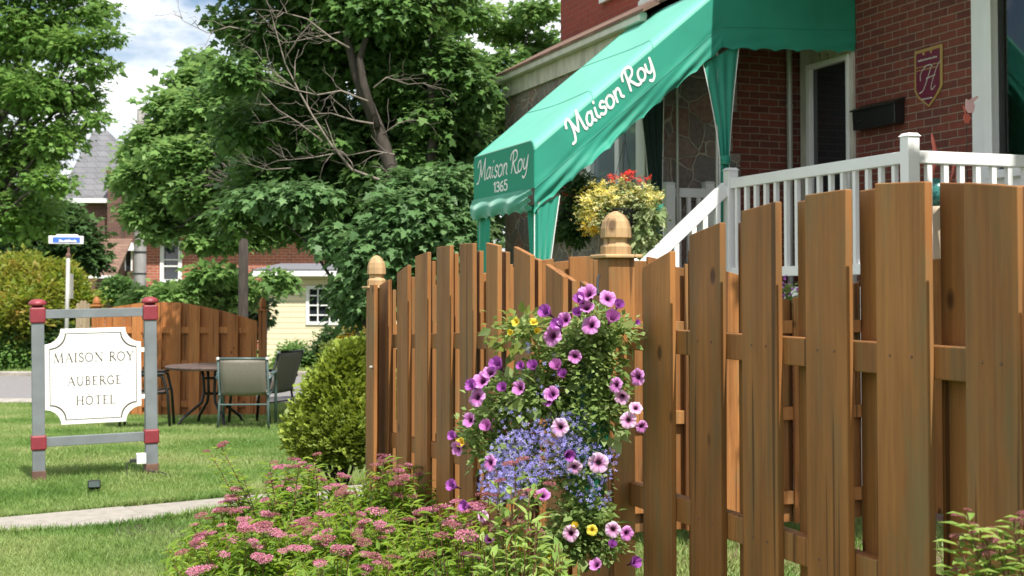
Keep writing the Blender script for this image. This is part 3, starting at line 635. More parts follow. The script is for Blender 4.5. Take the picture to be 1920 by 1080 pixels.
def rail_slope(y0, y1, hz):
    va = hp(1143, y0, b=B2 + .02); vb = hp(725, y1, b=B2 + .02)
    MB().hexa([(B2 + .0195, va[1] + .0, va[2] - hz), (B2 + .058, va[1], va[2] - hz), (B2 + .058, vb[1], vb[2] - hz), (B2 + .0195, vb[1], vb[2] - hz)],
              [(B2 + .0195, va[1], va[2]), (B2 + .058, va[1], va[2]), (B2 + .058, vb[1], vb[2]), (B2 + .0195, vb[1], vb[2])]).build('rail', M['fence'], f2, bevel=.003)
rail_slope(616, 627, .07); rail_slope(903, 811, .07); rail_slope(1195, 995, .07)
v = hp(694, 600, b=1.70); pb0 = v[1]
hbox(MB(), 1.700, 1.789, pb0, pb0 + .089, 0, hp(700, 541, b=1.72)[2]).build('post', M['fence'], f2, bevel=.004)
zz = hp(700, 541, b=1.72)[2]; finial(f2, 1.7445, pb0 + .0445, zz, .092, M['wood_cap'], hp(704, 479, b=1.74)[2])
# shouldered board outside the post
a1 = hp(682, 600, b=1.66)[1]; a0 = hp(697, 600, b=1.66)[1]; z1 = hp(690, 585, b=1.66)[2]
MB().prism([(a0, .06), (a1, .06), (a1, z1 - .03), (a1 - .05, z1), (a1 - .075, z1 + .14), (a0, z1 + .14)], lambda u, v_, t: (t, u, v_), 1.672, 1.691).build('picket', M['fence'], f2, bevel=.0025)
MB().lathe([(.007, 0), (.009, .01), (.004, .016)], (1.672, a0 + .03, 1.06), 10, Matrix.Rotation(R(-90), 3, 'Y')).build('bolt', M['pole'], f2)

# --- inner fence, square to the street
f3 = thing('wooden_fence', 'inner cedar fence with arched tops crossing the garden behind the front fence', 'fence', (3.3, 6.72, 0), 'H')
A3 = 6.75; top3 = []
for px, py in [(700, 560), (740, 545), (815, 530), (860, 519), (905, 507), (950, 497), (1010, 488), (1060, 482), (1110, 480), (1210, 480), (1262, 491), (1320, 500), (1370, 509), (1430, 530), (1478, 562), (1540, 545), (1600, 531), (1680, 500), (1740, 487), (1765, 484), (1900, 484), (2100, 520)]:
    v = hp(px, py, a=A3); top3.append((v[0], v[2]))
b = 1.86; i = 0
while b < 6.0:
    w = .142; zl = interp(top3, b); zr = interp(top3, b + w)
    for (bb, ac, dz) in ((b, A3, 0), (b + .118, A3 + .0585, -.02)):
        zl = interp(top3, bb) + dz; zr = interp(top3, bb + w) + dz
        MB().hexa([(bb, ac, .1), (bb + w, ac, .1), (bb + w, ac + .019, .1), (bb, ac + .019, .1)], [(bb, ac, zl), (bb + w, ac, zr), (bb + w, ac + .019, zr), (bb, ac + .019, zl)]).build('picket', M['fence'], f3, bevel=.0025)
    b += .236; i += 1
for px0, y0 in ((815, 607), (815, 787), (1270, 935)):
    z = hp(px0, y0, a=A3)[2]
    hbox(MB(), 1.79, 6.1, A3 + .0195, A3 + .058, z - .075, z).build('rail', M['fence'], f3, bevel=.003)
for bb in (4.03,): hbox(MB(), bb, bb + .09, A3 + .079, A3 + .168, 0, 1.28).build('post', M['fence'], f3, bevel=.003)

# --- far fence by the patio set
f4 = thing('wooden_fence', 'orange stained cedar fence across the lawn behind the patio table', 'fence', (-4.4, 18, -.27))
YF = 18.0
top4 = [(P(px, py, YF).x, P(px, py, YF).z) for px, py in [(172, 585), (205, 577), (240, 571), (270, 567), (310, 566), (345, 568), (375, 574), (405, 580), (450, 592), (487, 604)]]
zr4 = [P(300, py, YF).z for py in (613, 676, 752)]
x = P(462, 600, YF).x; k = 0
while x > P(168, 600, YF).x - .1:
    w = .142
    for xx, yy in ((x, YF), (x - .125, YF + .0585)):
        if xx < P(170, 600, YF).x: continue
        zl, zr = interp(top4, xx), interp(top4, xx + w)
        MB().hexa([(xx, yy, -.26), (xx + w, yy, -.26), (xx + w, yy + .019, -.26), (xx, yy + .019, -.26)], [(xx, yy, zl), (xx + w, yy, zr), (xx + w, yy + .019, zr), (xx, yy + .019, zl)]).build('picket', M['fence_far'], f4)
    x -= .257
for z in zr4: MB().box((P(170, 600, YF).x, YF + .0195, z - .085), (P(490, 600, YF).x, YF + .058, z)).build('rail', M['fence_far'], f4)
def wpost(px, ytop, ycap, parent, m, rr=.055, Y=YF + .03, sz=.1):
    c = P(px, ycap, Y); h = sz / 2
    MB().box((c.x - h, Y - h, -.3), (c.x + h, Y + h, c.z)).build('post', m, parent, bevel=.005)
    MB().box((c.x - h * 1.5, Y - h * 1.5, c.z), (c.x + h * 1.5, Y + h * 1.5, c.z + .02)).build('cap_plate', m, parent)
    H_ = P(px, ytop, Y).z - c.z
    MB().lathe([(h * .9, .02), (h * .7, .25 * H_), (h * 1.05, .3 * H_), (h * 1.0, .6 * H_), (h * .6, .88 * H_), (h * .1, H_)], (c.x, Y, c.z), 8).build('finial', m, parent)
wpost(493, 557, 583, f4, M['fence_far'])
wpost(181, 556, 574, f4, M['fence_far'])
f5 = thing('wooden_fence', 'weathered grey picket panel with rounded top behind the hotel sign', 'fence', tuple(P(157, 780, 18.3)))
for i, px in enumerate((145.5, 152, 158.5, 165)):
    a = P(px - 3.1, 600, 18.3); b_ = P(px + 3.1, 600, 18.3); zt = P(157, (568, 563, 563, 568)[i], 18.3).z
    MB().prism([(a.x, -.26), (b_.x, -.26), (b_.x, zt - .015), ((a.x + b_.x) / 2, zt), (a.x, zt - .015)], lambda u, v_, t: (u, t, v_), 18.3, 18.32).build('picket', M['wood_grey'], f5)
MB().box((P(143, 600, 18.3).x, 18.3205, .55), (P(168, 600, 18.3).x, 18.355, .63)).build('rail', M['wood_grey'], f5)
MB().box((P(143, 600, 18.3).x, 18.3205, -.05), (P(168, 600, 18.3).x, 18.355, .03)).build('rail', M['wood_grey'], f5)

# ================================================================== HOTEL SIGN
base = Vector((-3.553, 10.07, 0))
sg = thing('hotel_sign', 'grey post sign with red caps holding a white notched hotel board', 'sign', base, rz=R(22), tilt=R(-1.1))
WS = .823
for x in (0, WS):
    hbox(MB(), x - .045, x + .045, -.045, .045, -.05, 1.22).build('post', M['greypaint'], sg, bevel=.004)
    hbox(MB(), x - .056, x + .056, -.056, .056, 1.205, 1.325).build('collar', M['redpaint'], sg, bevel=.012)
    hbox(MB(), x - .056, x + .056, -.056, .056, .255, .365).build('collar', M['redpaint'], sg, bevel=.012)
    MB().lathe([(.042, 1.325), (.042, 1.337), (.064, 1.338), (.067, 1.352), (.058, 1.37), (.035, 1.384), (.008, 1.388)], (x, 0, 0), 20).build('post_cap', M['redpaint'], sg, smooth=True)
    hbox(MB(), x - .050, x + .050, -.050, .050, -.06, .10).build('post_base', M['rust'], sg, bevel=.004)
for z0, z1 in ((1.238, 1.305), (.275, .345)): hbox(MB(), .046, WS - .046, -.022, .022, z0, z1).build('rail', M['greypaint'], sg, bevel=.003)
# notched board
cx, cz, hw, hh, r_ = WS / 2 - .013, .795, .352, .362, .115
def notched(hw, hh, r, k=8):
    out = []
    for (sx, sz, st) in ((1, 1, 180), (-1, 1, 270), (-1, -1, 0), (1, -1, 90)):
        c = (cx + sx * hw, cz + sz * hh)
        arc = [(c[0] + r * math.cos(R(t)), c[1] + r * math.sin(R(t))) for t in np.linspace(st, st + 90, k)]
        if (sx, sz) == (1, 1): arc = [(c[0] + r * math.cos(R(t)), c[1] + r * math.sin(R(t))) for t in np.linspace(270, 180, k)]
        elif (sx, sz) == (-1, 1): arc = [(c[0] + r * math.cos(R(t)), c[1] + r * math.sin(R(t))) for t in np.linspace(360, 270, k)]
        elif (sx, sz) == (-1, -1): arc = [(c[0] + r * math.cos(R(t)), c[1] + r * math.sin(R(t))) for t in np.linspace(90, 0, k)]
        else: arc = [(c[0] + r * math.cos(R(t)), c[1] + r * math.sin(R(t))) for t in np.linspace(180, 90, k)]
        out += arc
    return out
sm_ = lambda u, v_, t: (u, t, v_)
bd = MB().prism(notched(hw, hh, r_), sm_, -.022, .0).build('sign_board', M['sign'], sg, bevel=.003)
for x0, x1 in ((.045, cx - hw), (cx + hw, WS - .045)):
    for z in (cz + .185, cz - .175): hbox(MB(), x0, x1, -.016, -.004, z - .017, z + .017).build('bracket', M['sign'], sg)
o1 = notched(hw - .034, hh - .034, r_ - .004, 12); o2 = notched(hw - .0395, hh - .0395, r_ - .0, 12)
mb = MB(); n = len(o1); mb.add([(u, -.0235, v_) for u, v_ in o1] + [(u, -.0235, v_) for u, v_ in o2], [(i, (i + 1) % n, n + (i + 1) % n, n + i) for i in range(n)])
mb.build('border_line', M['ink'], bd, base=Vector((0, 0, 0)))
for s, u0, u1, zb, h in (('MAISON ROY', -.285, .292, .905, .066), ('AUBERGE', -.187, .203, .728, .062), ('HÔTEL', -.128, .155, .580, .062)):
    w = text_width(s, SERIF) - .1; tr = ((u1 - u0) / h - w) / (len(s) - 1)
    lettering(s, SERIF, lambda u, v_, nn: (cx + u0 + u, -.022 - nn, zb + v_), h, .135, .0012, track=tr).build('lettering', M['ink'], bd, base=Vector((0, 0, 0)))
# outlet box with plug, on the right post
ob = hbox(MB(), WS - .118, WS - .046, -.075, -.0, .105, .185).build('outlet_box', M['plastic_white'], sg, bevel=.006)
hbox(MB(), WS - .165, WS - .119, -.055, -.02, .12, .145).build('plug', M['blackp'], ob, bevel=.004, base=Vector((0, 0, 0)))
MB().tube([(WS - .16, -.04, .128), (WS - .18, -.05, .12), (WS - .195, -.06, .08), (WS - .19, -.07, .03), (WS - .17, -.08, -.01)], .004, 6).build('power_cord', M['blackp'], ob, base=Vector((0, 0, 0)))
MB().tube([(WS - .07, -.06, .105), (WS - .065, -.07, .06), (WS - .0, -.09, .045), (WS + .06, -.12, .04), (WS + .13, -.18, .01)], .005, 6).build('power_cord', M['blackp'], ob, base=Vector((0, 0, 0)))
# floodlight in the grass
c = P(177, 900, 9.55); c.z = 0
fl = thing('floodlight', 'small black floodlight lying in the grass below the sign board', 'light', (c.x, c.y, 0), rz=R(15))
mb = MB().hexa([(-.045, -.03, .05), (.045, -.03, .05), (.035, .04, .03), (-.035, .04, .03)], [(-.045, -.045, .105), (.045, -.045, .105), (.035, .03, .10), (-.035, .03, .10)])
hs_ = mb.build('housing', M['blackp'], fl, bevel=.004)
MB().hexa([(-.037, -.0345, .057), (.037, -.0345, .057), (.037, -.030, .057), (-.037, -.030, .057)], [(-.037, -.0465, .099), (.037, -.0465, .099), (.037, -.042, .099), (-.037, -.042, .099)]).build('lens', M['glass_pale'], hs_, base=Vector((0, 0, 0)))
MB().tube([(0, 0, -.02), (0, 0, .055)], .008, 8).build('spike', M['blackp'], fl)

# ================================================================== STREET NAME SIGN
Y = 27.9; p1 = P(123, 690, Y); p2 = P(129, 462, Y); p2.y = Y; bz = -.3
st = thing('street_sign', 'blue and white street name sign on a slim grey pole', 'street sign', (p1.x, Y, bz))
MB().tube([(p1.x, Y, bz - .1), (P(128, 480, Y).x, Y, P(128, 480, Y).z)], .042, 12).build('pole', M['pole'], st, smooth=True)
MB().tube([(P(128, 481, Y).x, Y, P(128, 481, Y).z), (p2.x, Y, p2.z - .02)], .026, 10).build('bracket', M['rust'], st)
MB().lathe([(.05, 0), (.055, .05), (.03, .1)], P(128, 483, Y), 12).build('collar', M['rust'], st)
def pl(px, py, dy=0): v = P(px, py, Y); return (v.x, Y + dy, v.z)
mb = MB().prism([(P(x_, 0, Y).x, P(0, y_, Y).z) for x_, y_ in [(97, 442), (110, 442), (112, 439.5), (150, 439.5), (153, 442.5), (162, 443), (162, 458), (97, 457)]], lambda u, v_, t: (u, t, v_), Y - .03, Y + .01)
plate = mb.build('name_plate', M['white'], st, bevel=.01)
MB().prism([(P(x_, 0, Y).x, P(0, y_, Y).z) for x_, y_ in [(105, 444.8), (156, 445.2), (156, 455.4), (105, 454.8)]], lambda u, v_, t: (u, t, v_), Y - .034, Y - .031).build('blue_field', M['blue'], plate)
# the name is only a run of pale blurred strokes in the photo: keep it as short strokes of that size
mb = MB(); x = 112.0
hts = [1.0, .95, .6, .55, .62, .95, .6, 1.0, .95, .6, .62, .55, .9, .6]
for i, h in enumerate(hts):
    a = P(x, 454.0, Y); q = P(x + 1.5, 454.0 - 5.0 * h, Y); q2 = P(x + 1.7 + .9, 454, Y)
    mb.tube([(a.x, Y - .037, a.z), (a.x + .004, Y - .037, q.z), (q2.x - .012, Y - .037, q.z - .01), (q2.x - .008, Y - .037, a.z)], .0075, 5); x += 2.35
mb.build('lettering', M['letter'], plate)
MB().box(pl(131.5, 560), (P(133.5, 0, Y).x, Y + .2, P(0, 513, Y).z)).build('side_plate', M['pole'], st)

# ================================================================== PATIO SET
def patio_chair(c, rz, label, fm, sm_mat, group, hi=.86):
    t = thing('patio_chair', label, 'chair', (c[0], c[1], G(0, c[1])), rz=rz, group=group)
    # local: sitter faces +y; x across
    w = .27
    MB().grid(lambda u, v_: (-w + .02 + (2 * w - .04) * u, -.20 - .16 * v_ - .02 * math.sin(math.pi * v_), .40 + (hi - .42) * v_ - 0.012 * math.sin(math.pi * u)), 8, 10).build('backrest', sm_mat, t, smooth=True, solid=.012)
    MB().grid(lambda u, v_: (-w + .02 + (2 * w - .04) * u, -.19 + .44 * v_, .40 + .02 * v_ - .02 * math.sin(math.pi * v_)), 6, 6).build('seat', sm_mat, t, smooth=True, solid=.012)
    MB().tube([(-w, -.36, hi - .02), (w, -.36, hi - .02)], .013, 8).build('top_rail', fm, t, smooth=True)
    for s in (-1, 1):
        MB().tube([(s * w, -.36, hi - .02), (s * w, -.2, .40), (s * w, -.22, .3), (s * (w + .01), -.26, 0)], .014, 8).build('leg', fm, t, smooth=True)
        MB().tube([(s * w, -.25, .40), (s * w, .25, .42)], .013, 8).build('seat_rail', fm, t, smooth=True)
        MB().tube([(s * (w + .03), .30, 0), (s * (w + .03), .27, .40), (s * (w + .03), .22, .60), (s * (w + .03), .12, .625), (s * (w + .03), -.22, .60), (s * (w + .01), -.27, .58)], .017, 8).build('leg', fm, t, smooth=True)
        MB().box((s * (w + .03) - .026, -.12, .622), (s * (w + .03) + .026, .24, .645)).build('armrest', fm, t, bevel=.008)
        MB().lathe([(.018, -.01), (.018, .012), (.006, .016)], (s * w, -.362, hi - .02), 8).build('end_cap', M['plastic_white'], t)
    MB().tube([(-w, -.23, .29), (w, -.23, .29)], .009, 6).build('stretcher', fm, t)
    return t
Yc = 15.0; c1 = P(455, 806, Yc)
patio_chair((c1.x, Yc + .2), R(4), 'grey mesh patio chair with green frame seen from behind at the table', M['frame_green'], M['sling'], 'chairs at the patio table', .83)
c2 = P(496, 790, 15.9)
patio_chair((c2.x, 15.9), R(68), 'dark grey patio chair at the right side of the table, seen from its side', M['frame_black'], M['sling'], 'chairs at the patio table', .90)
c3 = P(272, 800, 15.3)
patio_chair((c3.x, 15.3), R(-80), 'black framed patio chair half hidden behind the sign post', M['frame_black'], M['table'], 'chairs at the patio table', .86)
Yt = 15.7; ct = P(396, 800, Yt); gz = G(0, Yt)
tb = thing('patio_table', 'round dark patio table with curved black legs by the orange fence', 'table', (ct.x, Yt, gz))
MB().lathe([(.50, .672), (.53, .68), (.535, .70), (.52, .712), (.05, .714)], (ct.x, Yt, gz), 36).build('table_top', M['table'], tb, smooth=False)
for i in range(4):
    an = R(35 + 90 * i); dx, dy = math.cos(an), math.sin(an)
    MB().tube([(ct.x + dx * r, Yt + dy * r, gz + z) for r, z in ((.12, .67), (.10, .55), (.09, .40), (.12, .28), (.24, .19), (.36, .10), (.41, 0))], .018, 8).build('leg', M['frame_black'], tb, smooth=True)
for z in (.56, .38): MB().tube([(ct.x + .10 * math.cos(t), Yt + .10 * math.sin(t), gz + z) for t in np.linspace(0, 6.283, 17)], .010, 6).build('ring', M['frame_black'], tb)

# ================================================================== HOUSE
HB, HA, SB = 7.0, 11.085, 5.52      # facade plane, return wall plane, stone front plane
hs = thing('brick_house', 'red brick and rubble stone guesthouse with white trim behind the green awning', 'house', (HB, 9.5, 0), 'H')
aR = hp(1831, 300, b=HB)[1]; dL = hp(1506, 300, b=HB)[1]; dR = hp(1605, 300, b=HB)[1]
mb = MB()
hbox(mb, HB, HB + .25, aR, dR, 0, 8); hbox(mb, HB, HB + .25, dL, HA, 0, 8); hbox(mb, HB, HB + .25, dR, dL, 3.86, 8); hbox(mb, HB, HB + .25, dR, dL, 0, 1.46)
hbox(mb, HB, HB + .25, 2.0, aR, 0, 1.55); hbox(mb, HB, HB + .25, 2.0, aR, 4.4, 8)
hbox(mb, HB, HB + .25, 2.0, 6.2, 1.55, 4.4)
mb.build('wall', M['brick'], hs)
sb1 = hp(1362, 300, a=HA)[0]
hbox(MB(), sb1, HB, HA, HA + .25, 0, 3.95).build('wall', M['brick'], hs)
# quoined stone edge of the return wall
mb = MB(); hbox(mb, SB, sb1, HA - .03, HA + .25, 0, 3.95)
zq = .1
for i in range(10): 
    w = (.10, .03, .13, .05)[i % 4]; hbox(mb, sb1 + .0, sb1 + w, HA - .03, HA - .001, zq, zq + .36); zq += .38
mb.build('stone_wall', M['stone'], hs)
# stone front with the bay window opening
wl_, wr_ = hp(1088, 300, b=SB)[1], hp(1236, 300, b=SB)[1]
zsill = hp(1075, 428, b=SB)[2]
mb = MB(); hbox(mb, SB, SB + .3, HA + .25, wr_, 0, 3.95); hbox(mb, SB, SB + .3, wl_, 15.35, 0, 3.95)
hbox(mb, SB, SB + .3, wr_, wl_, 0, zsill - .06); hbox(mb, SB, SB + .3, wr_, wl_, 3.45, 3.95); hbox(mb, SB + .3, SB + 5, 15.05, 15.35, 0, 3.95)
mb.build('stone_wall', M['stone'], hs)
# the sill
hbox(MB(), SB - .12, SB + .1, wr_ - .1, hp(1040, 430, b=SB)[1], zsill - .06, zsill + .0).build('window_sill', M['gutter'], hs, bevel=.008)
wf = MB(); e = .012
hbox(wf, SB + .04, SB + .12, wr_, wr_ + .07, zsill, 3.45); hbox(wf, SB + .04, SB + .12, wl_ - .16, wl_, zsill, 3.45)
hbox(wf, SB + .04, SB + .12, wr_ + .07, wl_ - .16, zsill, zsill + .09); hbox(wf, SB + .04, SB + .12, wr_ + .07, wl_ - .16, 3.36, 3.45)
m1, m2 = hp(1192, 300, b=SB)[1], hp(1148, 300, b=SB)[1]
for mm_, w in ((m1, .10), (m2, .05)): hbox(wf, SB + .045, SB + .115, mm_ - w, mm_ + w, zsill + .09, 3.36)
wfo = wf.build('window', M['white'], hs, bevel=.006)
hbox(MB(), SB + .09, SB + .10, wr_ + .07, wl_ - .16, zsill + .09, 3.36).build('pane', M['glass_pale'], wfo)
# eaves of the low roof: frieze, gutter, shingles
hbox(MB(), SB - .035, SB - .002, HA + .2, 15.38, 3.80, 3.99).build('frieze', M['trim'], hs)
hbox(MB(), SB - .12, SB - .036, HA + .2, 15.46, 3.985, 4.075).build('gutter', M['gutter'], hs, bevel=.01)
UB = 6.26
MB().hexa([(SB - .13, HA + .1, 4.05), (UB, HA + .1, 4.50), (UB, 15.35, 4.50), (SB - .13, 15.5, 4.05)], [(SB - .13, HA + .1, 4.085), (UB, HA + .1, 4.56), (UB, 15.35, 4.56), (SB - .13, 15.5, 4.085)]).build('roof', M['shingle'], hs)
mb = MB(); hbox(mb, UB, UB + .25, HA, 15.35, 4.2, 8); hbox(mb, UB + .25, UB + 5, 15.1, 15.35, 3.95, 8); hbox(mb, UB + .25, HB + .25, HA - .0, HA + .25, 3.951, 8)
mb.build('wall', M['brick_up'], hs)
for xa, xb, yb in ((1130, 1168, 8), (1204, 1246, 16)):
    a1 = hp(xa, 0, b=UB)[1]; a0 = hp(xb, 0, b=UB)[1]; zb = hp(xa, yb, b=UB)[2]
    w = hbox(MB(), UB - .05, UB - .002, a0, a1, zb, zb + .07)
    for q in (a0 + .02, a1 - .08): hbox(w, UB - .04, UB - .002, q, q + .06, zb + .07, zb + 1.4)
    wo_ = w.build('window', M['white'], hs); hbox(MB(), UB - .02, UB - .003, a0 + .08, a1 - .08, zb + .07, zb + 1.4).build('pane', M['glass'], wo_)
# roof over everything and an unseen slab added to shade the awning and door
hbox(MB(), 6.75, 13, 1.6, 15.6, 8, 8.15).build('roof', M['shingle'], hs)
hbox(MB(), 5.63, HB - .002, 6.3, HA - .002, 4.56, 5.42).build('shade_slab', M['trim'], hs)
hbox(MB(), 12, 12.2, 1.8, 15.3, 0, 8).build('wall', M['brick'], hs)
hbox(MB(), HB + .25, 12, 2.0, 2.2, 0, 8).build('wall', M['brick'], hs)
# front door in its white frame
zt = hp(1600, 100, b=HB)[2]; gL = hp(1526, 300, b=HB)[1]; gR = hp(1594, 300, b=HB)[1]
dr = MB(); sL = hp(1519, 300, b=HB)[1]
hbox(dr, HB - .03, HB + .08, dR, gR - .035, 1.46, 3.86); hbox(dr, HB - .03, HB + .08, sL, dL, 1.46, 3.86); hbox(dr, HB - .03, HB + .08, gR - .035, sL, zt, 3.86)
do = dr.build('door', M['trim'], hs, bevel=.004)
fr = MB(); hbox(fr, HB - .045, HB + .03, gR - .034, gR, 1.46, zt - .001); hbox(fr, HB - .045, HB + .03, gL, sL - .001, 1.46, zt - .001)
hbox(fr, HB - .045, HB + .03, gR, gL, zt - .05, zt - .001); hbox(fr, HB - .045, HB + .03, gR, gL, 1.46, 1.62); fr.build('storm_door', M['white'], do, bevel=.003)
hbox(MB(), HB - .0, HB + .01, gR, gL, 1.62, zt - .05).build('pane', M['glass'], do)
MB().tube([(HB - .075, gR - .02, 2.62), (HB - .085, gR - .02, 2.58), (HB - .085, gR - .02, 2.50), (HB - .05, gR - .02, 2.47)], .010, 8).build('handle', M['white'], do)
for ch, px in (('1', 1538), ('2', 1552)):
    v = hp(px, 108, b=HB - .031); lettering(ch, SC, lambda u, w_, nn: (HB - .031 - nn, v[1] - u + .02, v[2] - .03 + w_), .065, .16, .001).build('house_number', M['blackp'], do)
# drainpipe on the return wall
v = hp(1481, 300, a=HA - .05)
dp = MB().tube([(v[0], HA - .05, .1), (v[0], HA - .05, 3.95)], .028, 10)
for z in (1.9, 2.55, 3.2): dp.lathe([(.034, 0), (.034, .03)], (v[0], HA - .05, z), 10)
dp.build('drainpipe', M['pole'], hs)
# big front window right of the brick
gl0 = hp(1870, 300, b=HB)[1]; fl0 = hp(1834, 300, b=HB)[1]
zs = hp(1850, 322, b=HB)[2]
w = MB(); hbox(w, HB - .04, HB + .1, gl0, aR - .001, 1.55, 4.4); hbox(w, HB - .06, HB - .041, gl0 - .01, hp(1857, 300, b=HB)[1], 1.56, 4.39)
hbox(w, HB - .04, HB + .1, 6.2, 6.3, 1.55, 4.4); hbox(w, HB - .04, HB + .1, 6.3, gl0, 1.55, zs); hbox(w, HB - .10, HB - .041, 6.3, gl0 + .02, zs - .07, zs - .01); hbox(w, HB - .04, HB + .1, 6.3, gl0, 4.3, 4.4)
wo_ = w.build('window', M['white'], hs, bevel=.004)
m, n_, l_ = mat('window_glass_clear'); b_ = n_['Principled BSDF']; b_.inputs['Base Color'].default_value = (.8, .85, .85, 1); b_.inputs['Transmission Weight'].default_value = 1; b_.inputs['Roughness'].default_value = 0; b_.inputs['IOR'].default_value = 1.45
hbox(MB(), HB + .02, HB + .026, 6.3, gl0, zs, 4.3).build('pane', m, wo_)
hbox(MB(), HB + .6, HB + .62, 6.0, aR + .4, 1.5, 4.4).build('blind', M['blackp'], wo_)
v0 = hp(1893, 200, b=HB + .2)[1]
MB().grid(lambda u, q: (HB + .2 + .03 * math.sin(u * 40), 6.3 + (v0 - 6.3) * u + .10 * (1 - q) * 0, 1.6 + 2.7 * q), 60, 2).build('drape', M['curtain_in'], wo_, smooth=True)

# ================================================================== PORCH
DZ = 1.48; RB = 5.60
cA = hp(1706, 300, b=RB)[1]; lA = hp(1370, 330, b=RB)[1]
po = thing('porch', 'white raised porch deck with steps under the green awning', 'porch', (6.3, 9.3, 0), 'H')
hbox(MB(), RB - .03, HB - .002, cA - .05, HA - .035, DZ - .10, DZ).build('deck', M['gutter'], po, bevel=.004)
hbox(MB(), RB - .045, RB - .031, cA - .05, lA + .02, DZ - .13, DZ - .0).build('fascia', M['white'], po)
hbox(MB(), RB + .4, RB + .5, cA + .2, HA - .035, 0, DZ - .10).build('foundation', M['brick'], po)
nst = 8
for i in range(nst):
    z1 = DZ - (i + 1) * DZ / (nst + 1) + .0; b1 = RB - .031 - i * .21
    hbox(MB(), b1 - .23, b1, lA + .12, HA - .04, z1 - .05, z1).build('step', M['concrete'], po, bevel=.004)
    hbox(MB(), b1 - .195, b1 - .18, lA + .14, HA - .06, z1 - DZ / (nst + 1), z1 - .051).build('riser', M['gutter'], po)
for px, bb in ((1757, None),):
    v = hp(px, 540, a=cA + .02); hbox(MB(), v[0] - .03, v[0] + .03, cA - .04, cA + .02, 0, DZ - .1).build('support_post', M['white'], po)
v = hp(1616, 560, b=RB); hbox(MB(), RB - .03, RB + .03, v[1] - .04, v[1] + .04, 0, DZ - .13).build('support_post', M['white'], po)

def balusters(parent, pts, w=.036):
    for (b, a, z0, z1) in pts: hbox(MB(), b - w / 2, b + w / 2, a - w / 2, a + w / 2, z0, z1).build('baluster', M['white'], parent, bevel=.003)
r1 = thing('porch_railing', 'white railing along the front edge of the porch between two square posts', 'railing', (RB, 8.7, DZ), 'H')
def rpost(parent, b, a, z0, z1, w=.092):
    h = w / 2; hbox(MB(), b - h, b + h, a - h, a + h, z0, z1).build('post', M['white'], parent, bevel=.003)
    MB().hexa([(b - h - .008, a - h - .008, z1), (b + h + .008, a - h - .008, z1), (b + h + .008, a + h + .008, z1), (b - h - .008, a + h + .008, z1)],
              [(b - h * .8, a - h * .8, z1 + .022), (b + h * .8, a - h * .8, z1 + .022), (b + h * .8, a + h * .8, z1 + .022), (b - h * .8, a + h * .8, z1 + .022)]).build('post_cap', M['white'], parent)
rpost(r1, RB, cA, DZ - .13, hp(1706, 256, b=RB)[2]); rpost(r1, RB, lA, DZ - .4, hp(1370, 320, b=RB)[2])
ZT = 2.395
hbox(MB(), RB - .03, RB + .03, cA + .047, lA - .047, ZT - .085, ZT).build('top_rail', M['white'], r1, bevel=.006)
hbox(MB(), RB - .025, RB + .025, cA + .047, lA - .047, 1.565, 1.64).build('bottom_rail', M['white'], r1, bevel=.004)
pts = []; x = cA + .165
while x < lA - .1: pts.append((RB, x, 1.64, ZT - .085)); x += .1535
balusters(r1, pts)
r2 = thing('porch_railing', 'sunlit white railing running back from the porch corner post towards the window', 'railing', (6.2, cA, DZ), 'H')
hbox(MB(), RB + .047, 6.95, cA - .03, cA + .03, ZT - .085, ZT).build('top_rail', M['white'], r2, bevel=.006)
hbox(MB(), RB + .047, 6.95, cA - .025, cA + .025, 1.565, 1.64).build('bottom_rail', M['white'], r2, bevel=.004)
pts = [(hp(px, 400, a=cA)[0], cA, 1.64, ZT - .085) for px in (1741, 1772, 1802, 1832, 1862, 1892, 1922, 1953, 1985)]
balusters(r2, pts, .040)
# stair handrail
r3 = thing('stair_railing', 'bright white handrail sloping down the porch steps in front of the flowers', 'railing', (5.0, lA, 1.2), 'H')
top = Vector((RB - .046, lA, hp(1364, 352, a=lA)[2])); bot_ = hp(1228, 480, a=lA); dirn = (Vector((bot_[0], lA, bot_[2])) - top)
dirn = dirn * 1.25; end = top + dirn
MB().bar(top, end, .055, .11).build('top_rail', M['white'], r3, bevel=.005)
MB().bar(top + Vector((0, 0, -.72)), end + Vector((0, 0, -.72)), .045, .07).build('bottom_rail', M['white'], r3, bevel=.005)
pts = []
for px in (1345, 1321, 1300, 1267):
    b = hp(px, 480, a=lA)[0]; zz = top[2] + (b - top[0]) / dirn[0] * dirn[2]; pts.append((b, lA, zz - .72, zz - .03))
balusters(r3, pts, .045)
rpost(r3, end[0] - .05, lA, 0, end[2] + .10)
# far railing in shade
r4 = thing('porch_railing', 'shaded white railing on the far side of the porch against the stone wall', 'railing', (5.7, HA - .1, DZ), 'H')
aF = HA - .10; b1, b2 = hp(1254, 400, a=aF)[0], hp(1328, 400, a=aF)[0]
rpost(r4, b1, aF, 1.0, hp(1254, 346, a=aF)[2]); rpost(r4, b2, aF, 1.3, hp(1328, 345, a=aF)[2])
hbox(MB(), b1 + .047, b2 - .047, aF - .03, aF + .03, ZT - .085, ZT).build('top_rail', M['white'], r4, bevel=.005)
hbox(MB(), b1 + .047, b2 - .047, aF - .025, aF + .025, 1.565, 1.64).build('bottom_rail', M['white'], r4)
pts = [(b1 + (b2 - b1) * k / 4, aF, 1.64, ZT - .085) for k in (1, 2, 3)]; balusters(r4, pts)

